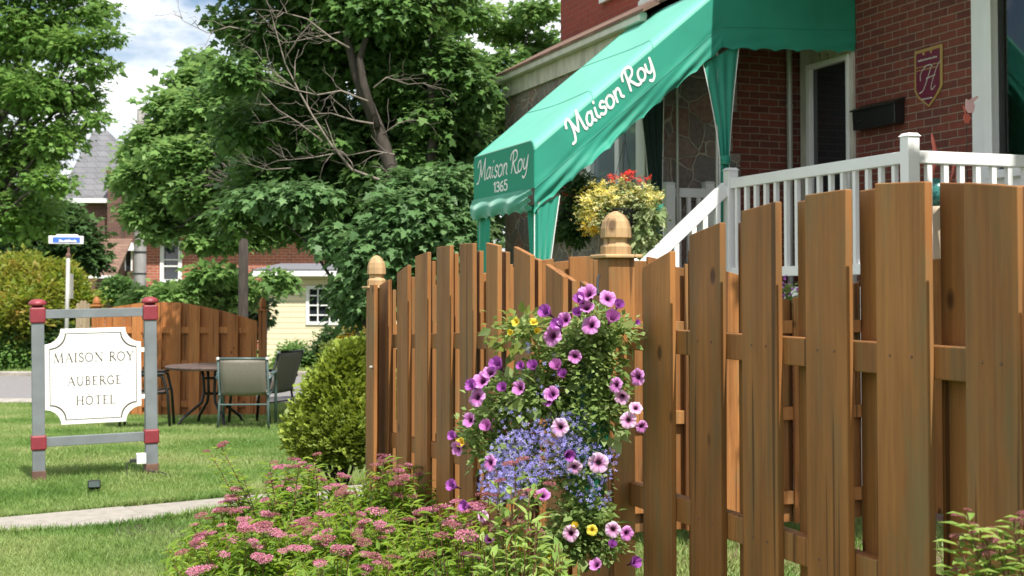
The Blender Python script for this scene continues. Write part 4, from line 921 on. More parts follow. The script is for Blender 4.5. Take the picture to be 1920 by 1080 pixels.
# ================================================================== AWNING
AN, AFAR, FB, KB = 10.13, 11.68, 3.90, 5.63      # near side, far side, front, kink
zf0 = hp(1003, 401, a=AN)[2]; zk = hp(1358, 95, a=AN)[2]; SH = .52
aw = thing('awning', 'green canvas entrance awning sloping down over the porch steps with white lettering', 'awning', (KB, 10.8, zk), 'H')
sl = (zk - zf0) / (KB - FB)
def zbot(b): return zf0 + (b - FB) * sl if b < KB else zk + (b - KB) * .04
def scal(s): return .028 * abs(math.sin(math.pi * s / .215)) ** .6
LSL = (KB - FB) * math.sqrt(1 + sl * sl); LT = LSL + (HB - .01 - KB)
def path(s):
    return FB + s * (KB - FB) / LSL if s < LSL else KB + (s - LSL)
RC = .085
def wr(s, v):
    """soft folds in the loose lower part of the side"""
    f = max(0, 1 - v / .55)
    fl = .5 + .5 * math.sin(s * 1.7 + .5)
    return f * (.020 * math.sin(s * 5.2 + v * 9 + 1.2 * math.sin(s * 2.3)) + .012 * math.sin(s * 11 - v * 26 + 2) + .012 * math.sin(v * 22 - s * 3.2)) * (1 if s < LSL else .35) * (.6 + .4 * fl)
def side(u, v):
    s = u * LT; b = path(s); z0 = zbot(b)
    zz = z0 + SH * v + (1 - v) ** 6 * scal(s)
    return (b, AN + wr(s, v), zz)
mb = MB(); mb.grid(side, 210, 26)
# rounded shoulder then the top plane
def topf(u, v):
    s = u * LT; b = path(s); far = AFAR if s < LSL * .99 else AFAR - (AFAR - (HA - .02)) * min(1, (s - LSL * .99) / .05)
    z1 = zbot(b) + SH
    if v < .25:
        t = v / .25 * math.pi / 2; return (b, AN + RC * (1 - math.cos(t)), z1 + RC * math.sin(t))
    q = (v - .25) / .75; sag = -.012 * math.sin(math.pi * q) * abs(math.sin(math.pi * s / 1.0)) + .006 * math.sin(s * 3.1 + q * 5)
    return (b, AN + RC + (far - AN - RC) * q, z1 + RC + sag)
mb.grid(lambda u, v: (path(u * LSL), AFAR - wr(u * LSL, v) * .6, zbot(path(u * LSL)) + SH * v + (1 - v) ** 6 * scal(u * LSL) + (RC * 1.0 * v)), 90, 8)
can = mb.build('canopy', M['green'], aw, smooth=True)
M['green_top'] = plain('sky_gloss_canvas', (.14, .47, .36), .55, noise=.10, nscale=2.2, spec=.4)  # paler copy of the side canvas, sky gloss put into its colour
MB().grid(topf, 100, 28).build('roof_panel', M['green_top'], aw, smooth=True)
m_, n_, l_ = M['green'], M['green'].node_tree.nodes, M['green'].node_tree.links
def trans_wrap(m, col):
    n, l = m.node_tree.nodes, m.node_tree.links; tr = n.new('ShaderNodeBsdfTranslucent'); tr.inputs['Color'].default_value = (*col, 1)
    x = n.new('ShaderNodeMixShader'); x.inputs[0].default_value = .18; l.new(n['Principled BSDF'].outputs[0], x.inputs[1]); l.new(tr.outputs[0], x.inputs[2]); l.new(x.outputs[0], n['Material Output'].inputs['Surface'])
trans_wrap(M['green'], (.02, .30, .19))
M['green'].node_tree.nodes['Principled BSDF'].inputs['Sheen Weight'].default_value = 1.0
M['green'].node_tree.nodes['Principled BSDF'].inputs['Sheen Roughness'].default_value = .35
M['green'].node_tree.nodes['Principled BSDF'].inputs['Sheen Tint'].default_value = (.75, 1, .92, 1)
for v_ in (.40,): MB().tube([Vector(side(u, v_)) + Vector((0, -.002, 0)) for u in np.linspace(0, 1, 120)], .0035, 5).build('seam', M['green'], can)
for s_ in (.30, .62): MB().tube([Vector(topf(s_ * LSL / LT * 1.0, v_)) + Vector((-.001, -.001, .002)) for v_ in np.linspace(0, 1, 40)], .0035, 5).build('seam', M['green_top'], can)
# front face: panel with rounded top corners above a gathered valance
zp = hp(1003, 352, b=FB)[2]; zt0 = zbot(FB) + SH + RC
pan = []
for t in np.linspace(0, 90, 7): pan.append((AN + RC - RC * math.cos(R(t)), zt0 - RC + RC * math.sin(R(t))))
for t in np.linspace(90, 0, 7): pan.append((AFAR - RC + RC * math.cos(R(t)), zt0 - RC + RC * math.sin(R(t))))
pan += [(AFAR, zp), (AN, zp)]
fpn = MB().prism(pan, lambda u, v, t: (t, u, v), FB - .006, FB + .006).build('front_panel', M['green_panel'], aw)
MB().tube([(FB - .004, u, v) for u, v in pan[:14]], .007, 6).build('piping', M['green'], fpn)
def val(u, v):
    a = AN - .005 + (AFAR - AN + .01) * u; s = u * (AFAR - AN)
    f = 1 - v
    edge = max(0, 1 - u / .25)
    return (FB - .012 - .035 * math.sin(math.pi * v) - f * .014 * math.sin(s * 14 + v * 4) - edge * .02 * math.sin(v * 22 + s * 18), a, zf0 + (zp - zf0) * v + (1 - v) ** 5 * scal(s + .1) + .012 * math.sin(math.pi * u) * f)
MB().grid(val, 90, 14).build('front_valance', M['green'], aw, smooth=True)
# lettering on the near side, running up the slope, and on the front panel
ang = math.atan(sl); ub = Vector((math.cos(ang), math.sin(ang))); vb = Vector((-math.sin(ang), math.cos(ang)))
s0 = hp(1075, 262, a=AN); s1 = hp(1232, 138, a=AN)
L_ = math.hypot(s1[0] - s0[0], s1[2] - s0[2]); wt = text_width('Maison Roy', SC)
hgt = L_ / wt * 1.02
def mside(u, v, nn):
    q = ub * u + vb * v; return (s0[0] + q.x, AN - nn, s0[2] + q.y)
lettering('Maison Roy', SC, mside, hgt, .125, .006, slant=.30).build('lettering', M['letter'], can)
w = AFAR - AN; hh = .185; tw = text_width('Maison Roy', SC)
kx = (w * .84) / (tw * hh)
lettering('Maison Roy', SC, lambda u, v, nn: (FB - .006 - nn, AFAR - .13 - u * kx, zp + .165 + v), hh, .085, .003, slant=.25).build('lettering', M['letter'], fpn)
lettering('1365', SC, lambda u, v, nn: (FB - .006 - nn, AFAR - .56 - u * 2.0, zp + .03 + v), .085, .14, .003).build('lettering', M['letter'], fpn)
# frame posts
for (b, a, z1) in ((KB - .02, AN + .05, zk + .4), (FB + .05, AN + .04, zf0 + .2), (FB + .05, AFAR - .04, zf0 + .2), (KB - .02, HA - .16, zk + .4)):
    MB().tube([(b, a, 0), (b, a, z1)], .014, 8).build('frame_post', M['pole'], aw)
# gathered curtains at each post
def curtain(b0, a, dirs, w0, z0, ztie, z1, wt=.035, w1=.05, wbend=1.0):
    """dirs: +1 opens towards +b, -1 towards -b; pleated sheet whose width narrows to the tie and hangs below it"""
    def f(u, v):
        z = z0 + (z1 - z0) * v
        if z > ztie: k = (z - ztie) / (z0 - ztie); wd = wt + (w0 - wt) * k ** 1.25
        else: k = (ztie - z) / max(.01, ztie - z1); wd = wt + (w1 - wt) * min(1, k * 2.5)
        pl = .018 * math.sin(u * math.pi * 7) * min(1, .35 + .9 * (1 - abs(wd - wt) / max(w0, .01)))
        return (b0 + dirs * (u * wd) , a + pl, z)
    o = MB().grid(f, 44, 40).build('curtain', M['green'], aw, smooth=True)
    MB().lathe([(wt * .75, -.03), (wt * .82, 0), (wt * .75, .03)], (b0 + dirs * wt / 2, a, ztie), 12).build('tie', M['green'], o)
    for u in (0, 1): MB().tube([Vector(f(u, v)) + Vector((dirs * (.004 if u else -.004), -.004, 0)) for v in np.linspace(0, 1, 30)], .0045, 5).build('piping', M['letter'], o)
bk0 = hp(1352, 300, a=AN + .02)[0]; bkl = hp(1320, 125, a=AN + .02)[0]; bkr = hp(1387, 90, a=AN + .02)[0]; ztk = hp(1360, 300, a=AN + .02)[2]
def curtain2(bl0, br0, bl1, br1, zt_, bl2, br2, a, z0l, z0r, z1, nm='curtain', mm=None):
    def f(u, v):
        z0 = z0l + (z0r - z0l) * u
        if v < .55:
            k = v / .55; z = z0 + (zt_ - z0) * k; e_ = 1 - (1 - k) ** 1.35; bl = bl0 + (bl1 - bl0) * e_; br = br0 + (br1 - br0) * e_ ; am = .005 + .012 * k
        else:
            k = (v - .55) / .45; z = zt_ + (z1 - zt_) * k; bl = bl1 + (bl2 - bl1) * min(1, k * 3); br = br1 + (br2 - br1) * min(1, k * 3); am = .012
        return (bl + (br - bl) * u, a + am * math.sin(u * math.pi * 6.3 + .6), z)
    o = MB().grid(f, 48, 48).build(nm, mm or M['green'], aw, smooth=True)
    MB().lathe([((br1 - bl1) * .5, -.035), ((br1 - bl1) * .56, 0), ((br1 - bl1) * .5, .035)], ((bl1 + br1) / 2, a, zt_), 14).build('tie', M['green'], o)
    for u in (0, 1): MB().tube([Vector(f(u, v)) + Vector(((-.004, .004)[u], -.004, 0)) for v in np.linspace(0, 1, 34)], .0045, 5).build('piping', M['letter'], o)
a_ = AN + .03
curtain2(bkl, bkr, bk0, hp(1368, 300, a=a_)[0], ztk, hp(1351, 400, a=a_)[0], hp(1366, 400, a=a_)[0], a_, hp(1320, 120, a=a_)[2], hp(1387, 80, a=a_)[2], hp(1360, 512, a=a_)[2])
X = lambda px: hp(px, 450, a=AN + .03)[0]
curtain2(X(1003), X(1049), X(1003), X(1022), 1.15, X(1003), X(1020), AN + .03, zf0 + .05, zf0 + .16, .5)
# the same curtains seen along the front edge
def fcurt(a0, a1, a1b, zt_, nm='curtain'):
    def f(u, v):
        z = zf0 + .08 + (zt_ - zf0 - .08) * v; e_ = v; aa = a1 + (a1b - a1) * e_
        return (FB + .03 + .01 * math.sin(u * 17), a0 + (aa - a0) * u, z)
    MB().grid(f, 30, 20).build(nm, M['green_panel'], aw, smooth=True)
fcurt(AN + .02, hp(984, 450, b=FB)[1], AN + .06, 1.1)
fcurt(AFAR - .0, hp(916, 430, b=FB)[1], hp(908, 480, b=FB)[1], 1.0)
XX = lambda px: hp(px, 300, a=HA - .2)[0]
curtain2(XX(1196), XX(1246), XX(1219), XX(1242), 2.2, XX(1224), XX(1244), HA - .2, 3.35, 3.5, 1.2, mm=plain('porch_shade_canvas', (.008, .03, .024), .7))  # far curtain: porch shade put into its near-black green

# ================================================================== THINGS ON THE WALL
a1 = hp(1617, 210, b=HB)[1]; a0 = hp(1697, 200, b=HB)[1]; z1 = hp(1617, 202, b=HB)[2]; z0 = hp(1697, 231, b=HB)[2]
mbx = thing('mailbox', 'black wall mailbox on the brick between the door and the plaque', 'mailbox', (HB, (a0 + a1) / 2, z0), 'H')
MB().hexa([(HB - .105, a0 + .004, z0), (HB - .002, a0 + .004, z0), (HB - .002, a1 - .004, z0), (HB - .105, a1 - .004, z0)], [(HB - .11, a0, z1 - .03), (HB - .002, a0, z1 - .0), (HB - .002, a1, z1 - .0), (HB - .11, a1, z1 - .03)]).build('box', M['black'], mbx, bevel=.006)
MB().hexa([(HB - .125, a0 - .012, z1 - .05), (HB - .002, a0 - .012, z1 + .001), (HB - .002, a1 + .012, z1 + .001), (HB - .125, a1 + .012, z1 - .05)], [(HB - .13, a0 - .012, z1 - .035), (HB - .002, a0 - .012, z1 + .018), (HB - .002, a1 + .012, z1 + .018), (HB - .13, a1 + .012, z1 - .035)]).build('lid', M['black'], mbx, bevel=.004)
MB().tube([(HB - .104, a1 - .16, z0 + .075), (HB - .118, a1 - .13, z0 + .07), (HB - .118, a1 - .09, z0 + .07), (HB - .104, a1 - .06, z0 + .075)], .007, 6).build('handle', M['black'], mbx)
# plaque
def pq(px, py): v = hp(px, py, b=HB); return (v[1], v[2])
pqz = thing('wall_plaque', 'burgundy shield plaque with gold border and script letter on the brick wall', 'plaque', (HB, pq(1743, 100)[0], pq(1743, 200)[1]), 'H')
outl = [pq(1717, 97), pq(1769, 82), pq(1769, 160), pq(1762, 175), pq(1744, 201), pq(1723, 184), pq(1717, 172)]
MB().prism(outl, lambda u, v, t: (t, u, v), HB - .014, HB - .002).build('border', M['gold'], pqz, bevel=.003)
ca = sum(p[0] for p in outl) / 7; cz_ = sum(p[1] for p in outl) / 7
inn = [(ca + (u - ca) * .84, cz_ + (v - cz_) * .90) for u, v in outl]
pf = MB().prism(inn, lambda u, v, t: (t, u, v), HB - .018, HB - .0145).build('face', M['plum'], pqz)
v = hp(1733, 172, b=HB)
lettering('H', SC, lambda u, w_, nn: (HB - .018 - nn, v[1] - u, v[2] + w_), .21, .045, .002, slant=.3).build('lettering', M['trim'], pf)
for (y, x0, x1, hgt_) in ((115, 1725, 1761, .016), (128, 1722, 1763, .010), (134, 1722, 1763, .010), (187, 1731, 1752, .012)):
    p_, q_ = hp(x0, y, b=HB), hp(x1, y - 8 * (x1 - x0) / 36, b=HB); mb = MB(); k = 9
    for i in range(k):
        t = i / k; aa = p_[1] + (q_[1] - p_[1]) * t; hbox(mb, HB - .0195, HB - .0182, aa - abs(q_[1] - p_[1]) / k * .8, aa, v[2] * 0 + p_[2] + 0 * t - hgt_ / 2, p_[2] + hgt_ / 2 * (.6 + .4 * (i % 2)))
    mb.build('lettering', M['trim'] if hgt_ > .011 else M['gold'], pf)
for px, py in ((1735, 101), (1749, 97)):
    w_ = hp(px, py, b=HB); MB().lathe([(.016, 0), (.012, .004), (.004, .006)], (HB - .0182, w_[1], w_[2]), 5, Matrix.Rotation(R(-90), 3, 'Y')).build('rosette', M['gold'], pf)

# ornaments on the porch behind the corner railing
def hpw(px, py, a): return hp(px, py, a=a)
OA = cA + .35
bf = thing('butterfly_ornament', 'pink butterfly garden ornament on a thin stake above the white railing', 'garden ornament', (hpw(1812, 400, OA)[0], OA, DZ), 'H')
q = lambda px, py, da=0: Vector((hpw(px, py, OA)[0], OA + da, hpw(px, py, OA)[2]))
MB().tube([(q(1812, 200)[0], OA, DZ), q(1812, 205)], .003, 6).build('stake', M['blackp'], bf)
MB().prism([(q(x_, y_)[0], q(x_, y_)[2]) for x_, y_ in [(1808, 186), (1814, 188), (1829, 180), (1831, 184), (1822, 192), (1825, 200), (1822, 212), (1812, 212), (1807, 204)]], lambda u, v, t: (u, t, v), OA - .02, OA - .014).build('wing', M['pink'], bf, bevel=.001)
MB().prism([(q(x_, y_)[0], q(x_, y_)[2]) for x_, y_ in [(1808, 213), (1815, 214), (1819, 222), (1814, 232), (1808, 230), (1805, 220)]], lambda u, v, t: (u, t, v), OA - .01, OA - .004).build('wing', M['coral'], bf, bevel=.001)
MB().tube([q(1806, 198), q(1811, 215), q(1809, 226)], .005, 6).build('body', M['coral'], bf)
cg = thing('flamingo_ornament', 'coral pink curved garden ornament behind the white balusters', 'garden ornament', (hpw(1750, 400, OA)[0], OA, DZ), 'H')
MB().tube([q(1747, 250), q(1749, 262), q(1754, 285), q(1755, 300), q(1750, 318), q(1749, 345)], [.004, .012, .016, .018, .010, .006], 8).build('body', M['coral'], cg, smooth=True)
MB().tube([q(1748, 345), (q(1748, 345)[0], OA, DZ)], .004, 6).build('stake', M['blackp'], cg)
MB().tube([q(1793, 290), q(1790, 305), q(1786, 325), q(1781, 342)], [.004, .012, .009, .005], 8).build('feather', M['coral'], cg, smooth=True)
MB().tube([q(1797, 295), q(1794, 318), q(1791, 345), (q(1791, 345)[0], OA, DZ)], .004, 6).build('stake', M['coral'], cg)
ptc = q(1755, 430); pt_ = thing('ceramic_pot', 'beige ceramic pot standing on the porch behind the white railing', 'pot', (ptc[0], OA, DZ), 'H')
z9 = q(1755, 388)[2]
MB().lathe([(.09, DZ), (.13, DZ + .12), (.14, DZ + .25), (.10, z9 - .05), (.11, z9), (.095, z9), (.09, z9 - .03)], (ptc[0], OA, 0), 24).build('body', M['beige'], pt_, smooth=True)
MB().tube([(ptc[0] + .12, OA - .04, DZ + .3), (ptc[0] + .06, OA - .17, DZ + .22), (ptc[0] - .02, OA - .16, DZ + .16)], .018, 8).build('handle', M['beige'], pt_, smooth=True)
MB().lathe([(.055, z9 + .002), (.10, z9 + .05), (.115, z9 + .11), (.09, z9 + .17), (.04, z9 + .20), (.01, z9 + .205)], (ptc[0], OA, 0), 20).build('glass_ball', M['teal'], thing('gazing_ball', 'mottled teal glass ball resting on top of the beige pot', 'garden ornament', (ptc[0], OA, z9), 'H'), smooth=True)

# ================================================================== HOUSES ACROSS THE STREET
Y = 31.0
def X_(px, Y): return P(px, 545, Y).x
def Z_(py, Y): return P(960, py, Y).z
gar = thing('yellow_house', 'pale yellow clapboard house with white window across the street', 'house', (X_(600, Y), Y, -.3))
x0, x1, ze = X_(497, Y), X_(760, Y), Z_(517, Y)
wx0, wx1, wz0, wz1 = X_(574, Y), X_(640, Y), Z_(609, Y), Z_(536, Y)
mb = MB(); mb.box((x0, Y, -.35), (wx0, Y + .2, ze)); mb.box((wx1, Y, -.35), (x1, Y + .2, ze)); mb.box((wx0, Y, -.35), (wx1, Y + .2, wz0)); mb.box((wx0, Y, wz1), (wx1, Y + .2, ze))
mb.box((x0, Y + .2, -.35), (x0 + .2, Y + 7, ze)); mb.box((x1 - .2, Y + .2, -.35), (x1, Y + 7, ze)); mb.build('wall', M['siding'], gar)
w = MB(); t_w = .075
w.box((wx0, Y - .03, wz0), (wx0 + t_w, Y + .05, wz1)); w.box((wx1 - t_w, Y - .03, wz0), (wx1, Y + .05, wz1)); w.box((wx0 + t_w, Y - .03, wz0), (wx1 - t_w, Y + .05, wz0 + t_w)); w.box((wx0 + t_w, Y - .03, wz1 - t_w), (wx1 - t_w, Y + .05, wz1))
for k in (1, 2, 3): zz = wz0 + (wz1 - wz0) * k / 4; w.box((wx0 + t_w, Y - .0, zz - .016), (wx1 - t_w, Y + .03, zz + .016))
for k in (1, 2): xx = wx0 + (wx1 - wx0) * k / 3; w.box((xx - .014, Y - .004, wz0 + t_w), (xx + .014, Y + .034, wz1 - t_w))
wo_ = w.build('window', M['white'], gar); MB().box((wx0 + t_w, Y + .06, wz0 + t_w), (wx1 - t_w, Y + .07, wz1 - t_w)).build('pane', M['glass'], wo_)
MB().box((x0 - .25, Y - .36, ze - .02), (x1 + .3, Y - .22, ze + .10)).build('gutter', M['white'], gar, bevel=.01)
MB().box((x0 - .2, Y - .22, ze + .0), (x1 + .25, Y - .0, ze + .03)).build('soffit', M['trim'], gar)
MB().hexa([(x0 - .25, Y - .3, ze + .1), (x1 + .3, Y - .3, ze + .1), (x1 + .3, Y + 3.5, Z_(492, Y)), (x0 - .25, Y + 3.5, Z_(492, Y))], [(x0 - .25, Y - .3, ze + .14), (x1 + .3, Y - .3, ze + .14), (x1 + .3, Y + 3.5, Z_(492, Y) + .05), (x0 - .25, Y + 3.5, Z_(492, Y) + .05)]).build('roof', M['shingle_grey'], gar)

Y = 40.0
bh = thing('brick_house', 'orange red brick house with tall white window behind the orange fence', 'house', (X_(400, Y), Y, -.3))
x0, x1 = X_(273, Y), X_(680, Y); zt = Z_(425, Y)
wx0, wx1, wz0, wz1 = X_(300, Y), X_(341, Y), Z_(530, Y), Z_(452, Y)
mb = MB(); mb.box((x0, Y, -.35), (wx0, Y + .2, zt)); mb.box((wx1, Y, -.35), (x1, Y + .2, zt)); mb.box((wx0, Y, -.35), (wx1, Y + .2, wz0)); mb.box((wx0, Y, wz1), (wx1, Y + .2, zt)); mb.box((x0, Y + .2, -.35), (x0 + .2, Y + 8, zt))
mb.build('wall', M['brick_far'], bh)
w = MB(); t_w = .11
w.box((wx0, Y - .04, wz0), (wx0 + t_w, Y + .05, wz1)); w.box((wx1 - t_w, Y - .04, wz0), (wx1, Y + .05, wz1)); w.box((wx0 + t_w, Y - .04, wz0), (wx1 - t_w, Y + .05, wz0 + .1)); w.box((wx0 + t_w, Y - .04, wz1 - .12), (wx1 - t_w, Y + .05, wz1))
for py in (499, 487): w.box((wx0 + t_w, Y, Z_(py, Y) - .022), (wx1 - t_w, Y + .04, Z_(py, Y) + .022))
wo_ = w.build('window', M['white'], bh); MB().box((wx0 + t_w, Y + .06, wz0 + .1), (wx1 - t_w, Y + .07, wz1 - .12)).build('pane', M['glass'], wo_)
MB().hexa([(x0 - .4, Y - .5, zt - .02), (x1 + .4, Y - .5, zt - .02), (x1 + .4, Y + 4.5, zt + 2.6), (x0 - .4, Y + 4.5, zt + 2.6)], [(x0 - .4, Y - .5, zt + .1), (x1 + .4, Y - .5, zt + .1), (x1 + .4, Y + 4.5, zt + 2.75), (x0 - .4, Y + 4.5, zt + 2.75)]).build('roof', M['shingle'], bh)
MB().box((x0 - .4, Y - .62, zt - .06), (x1 + .4, Y - .5, zt + .12)).build('gutter', M['white'], bh)

Y = 58.0
ph = thing('brick_house', 'dark brown brick house with steep grey roof and chimney beyond the street sign', 'house', (X_(200, Y), Y, -.3))
gx0, gx1 = X_(120, Y), X_(262, Y); ze = Z_(376, Y)
wz0, wz1, wx0, wx1 = Z_(508, Y), Z_(468, Y), X_(231, Y), X_(248, Y)
mb = MB(); mb.box((gx0, Y, -.4), (wx0, Y + .3, ze)); mb.box((wx1, Y, -.4), (gx1, Y + .3, ze)); mb.box((wx0, Y, -.4), (wx1, Y + .3, wz0)); mb.box((wx0, Y, wz1), (wx1, Y + .3, ze)); mb.box((gx0, Y + .3, -.4), (gx0 + .3, Y + 9, ze)); mb.box((gx1 - .3, Y + .3, -.4), (gx1, Y + 9, ze))
mb.build('wall', M['brick_dark'], ph)
w = MB().box((wx0 + .0, Y - .02, wz0), (wx0 + .07, Y + .1, wz1)).box((wx1 - .07, Y - .02, wz0), (wx1, Y + .1, wz1)).hexa([(wx0 - .1, Y - .25, wz1 - .05), (wx1 + .1, Y - .25, wz1 - .05), (wx1 + .1, Y + .0, wz1 - .05), (wx0 - .1, Y + .0, wz1 - .05)], [(wx0 - .02, Y - .2, wz1 + .30), (wx1 + .02, Y - .2, wz1 + .30), (wx1 + .02, Y - .0, wz1 + .30), (wx0 - .02, Y - .0, wz1 + .30)]).build('window', M['white'], ph)
MB().box((wx0 + .07, Y + .12, wz0), (wx1 - .07, Y + .14, wz1)).build('pane', M['glass'], w)
ap = Z_(245, Y + 4)
MB().add([(gx0 - .3, Y - .3, ze), (gx1 + .3, Y - .3, ze), (gx1 + .3, Y + 9, ze), (gx0 - .3, Y + 9, ze), (X_(172, Y + 4), Y + 4, ap), (X_(198, Y + 4), Y + 4, ap)], [(0, 1, 5, 4), (1, 2, 5), (2, 3, 4, 5), (3, 0, 4), (0, 3, 2, 1)]).build('roof', M['shingle_grey'], ph)
MB().box((gx0 - .35, Y - .42, ze - .12), (X_(209, Y), Y - .3, ze + .06)).build('gutter', M['white'], ph)
cm = MB().box((X_(209, Y), Y - .7, -.4), (X_(234, Y), Y - .01, Z_(328, Y))); cm.box((X_(206, Y), Y - .76, Z_(328, Y)), (X_(237, Y), Y + .05, Z_(322, Y))); cm.build('chimney', M['brick_dark'], ph)
MB().hexa([(X_(196, Y), Y - 3, Z_(521, Y)), (X_(256, Y), Y - 3, Z_(521, Y)), (X_(256, Y), Y - .72, Z_(452, Y)), (X_(200, Y), Y - .72, Z_(452, Y))], [(X_(196, Y), Y - 3, Z_(521, Y) + .08), (X_(256, Y), Y - 3, Z_(521, Y) + .08), (X_(256, Y), Y - .72, Z_(452, Y) + .08), (X_(200, Y), Y - .72, Z_(452, Y) + .08)]).build('porch_roof', M['shingle'], ph)
MB().box((X_(196, Y), Y - 3.12, Z_(523, Y)), (X_(256, Y), Y - 3.0, Z_(518, Y))).build('gutter', M['white'], ph)
for px in (200, 252): MB().box((X_(px, Y), Y - 2.95, -.4), (X_(px + 3, Y), Y - 2.85, Z_(524, Y))).build('porch_post', M['redpaint'], ph)
# grey trunk-like pole and parked car
Y = 37.0
pp = thing('utility_pole', 'thick weathered grey pole beside the orange brick house', 'pole', (X_(262, Y), Y, -.3))
MB().tube([(X_(263, Y), Y, -.4), (X_(262, Y), Y, 2.2), (X_(263.5, Y), Y, 6.5)], [.20, .17, .14], 12).build('shaft', plain('weathered_grey_wood', (.27, .26, .25), .9, noise=.3, nscale=8, stretch=(1, 1, .2)), pp, smooth=True)
for z in (1.9, 2.5): MB().lathe([(.185, 0), (.185, .04)], (X_(262, Y), Y, z), 14).build('band', M['black'], pp)
Y = 35.0; cx0 = X_(152, Y)
car = thing('parked_car', 'white parked car mostly hidden behind the weathered fence panel', 'car', (cx0 + 1.5, Y, -.3))
def cp(x, z, t): return (cx0 + x * .78, Y + t, -.3 + z)
body = [(0, .3), (0, .75), (.15, .92), (1.0, 1.0), (1.35, 1.02), (3.6, 1.02), (4.1, .95), (4.35, .75), (4.35, .3)]
MB().prism(body, cp, 0, 1.7).build('body', M['carpaint'], car, bevel=.04)
MB().prism([(1.0, 1.02), (1.5, 1.42), (2.0, 1.5), (3.0, 1.5), (3.5, 1.38), (3.9, 1.02)], cp, .12, 1.58).build('cabin', M['glass_pale'], car, bevel=.03)
MB().prism([(1.5, 1.44), (2.0, 1.525), (3.0, 1.525), (3.5, 1.40), (3.5, 1.38), (3.0, 1.501), (2.0, 1.501), (1.5, 1.42)], cp, .10, 1.60).build('roof', M['carpaint'], car)
for x in (.85, 3.5):
    for yy in (.0, 1.7):
        wh = MB().lathe([(.30, -.1), (.32, -.05), (.32, .05), (.30, .1)], (cx0 + x * .78, Y + yy, .02), 20, Matrix.Rotation(R(90), 3, 'X')).build('wheel', M['blackp'], car)
        MB().lathe([(.18, -.112), (.05, -.115)], (cx0 + x * .78, Y + yy, .02), 14, Matrix.Rotation(R(90), 3, 'X')).build('hubcap', M['pole'], wh)

# ================================================================== TREES
def ell_from_px(px, py, rx, ry, Y, ryd=None):
    c = P(px, py, Y); k = Y / F
    return (np.array(c), np.array([rx * k, (ryd if ryd else (rx + ry) / 2 * k), ry * k]))
def crown(parent, clumps, n, size, tmpl, m, spray=7, spread=2.2, droop=.35, name='crown', shell=.45, szvar=.35):
    w = np.array([r[0] * r[1] * r[2] for c, r in clumps]) ** (2 / 3); w /= w.sum()
    ns = max(1, n // spray); k = rng.choice(len(clumps), ns, p=w)
    C = np.array([c for c, r in clumps])[k]; RR = np.array([r for c, r in clumps])[k]
    dd = unit(rng.normal(size=(ns, 3))); rad = shell + (1 - shell) * rng.random(ns) ** .6
    # knobbly outline
    kn = 1 + .16 * np.sin(dd[:, 0] * 7 + C[:, 0] * 3) * np.cos(dd[:, 2] * 8 + C[:, 2]) + .1 * rng.normal(size=ns)
    cen = C + dd * RR * (rad * kn)[:, None]
    tone = np.clip(.5 + .28 * rng.normal(size=ns), 0, 1)
    out = unit(dd + np.array([0, 0, .15]))
    rep = spray; cen = np.repeat(cen, rep, 0); out = np.repeat(out, rep, 0); tone = np.repeat(tone, rep)
    N = len(cen); side_ = rng.normal(size=(N, 3)); side_[:, 2] *= .45
    pos = cen + side_ * size * spread * .5
    dirn = unit(out * .6 + unit(side_) * .9 + np.array([0, 0, -droop]) + rng.normal(size=(N, 3)) * .25)
    nor = unit(out * .5 + np.array([0, 0, .9]) + rng.normal(size=(N, 3)) * .45)
    sz = size * (1 + szvar * rng.normal(size=N)).clip(.45, 1.8)
    return leaves(name, pos, dirn, nor, sz, tmpl, m, parent, rnd=np.clip(tone + .16 * rng.normal(size=N), 0, 1))
def limbs(mb, base, clumps, r0, fork=.35, wig=.06, n=9, skip=1):
    base = Vector(base)
    for i, (c, r) in enumerate(clumps[::skip]):
        e = Vector(c); L = (e - base).length; h0 = base + Vector((0, 0, (e.z - base.z) * fork * random.uniform(.6, 1.2)))
        pts = [base, h0]; 
        for t in np.linspace(.25, 1, 6):
            p = h0.lerp(e, t); pts.append(p + Vector([random.gauss(0, wig * L * .25) for _ in range(3)]))
        rr = list(np.linspace(r0 * .8, r0 * .12, len(pts))); rr[0] = r0 * .9
        mb.tube(pts, rr, 7)
        for _ in range(5):
            s = pts[random.randint(4, len(pts) - 1)]; v = Vector([random.gauss(0, 1) * q for q in r])
            mb.tube([s, s + v * .35 + Vector((0, 0, .1)), s + v * .75], [r0 * .16, r0 * .09, r0 * .03], 5)
def tree(name, label, base, trunk_r, clumps, n, size, tmpl, m, htrunk=.4, **kw):
    t = thing(name, label, 'tree', base); b = Vector(base)
    top = Vector(np.mean([c for c, r in clumps], 0)); mb = MB()
    mid = Vector((b.x, b.y, b.z + (top.z - b.z) * htrunk))
    mb.tube([b - Vector((0, 0, .2)), b + Vector((0, 0, .15)), b.lerp(mid, .5), mid], [trunk_r * 1.4, trunk_r * 1.1, trunk_r, trunk_r * .8], 12)
    limbs(mb, mid, clumps, trunk_r * .38, .1)
    mb.build('trunk', M['bark'], t, smooth=True)
    crown(t, clumps, n, size, tmpl, m, **kw)
    return t
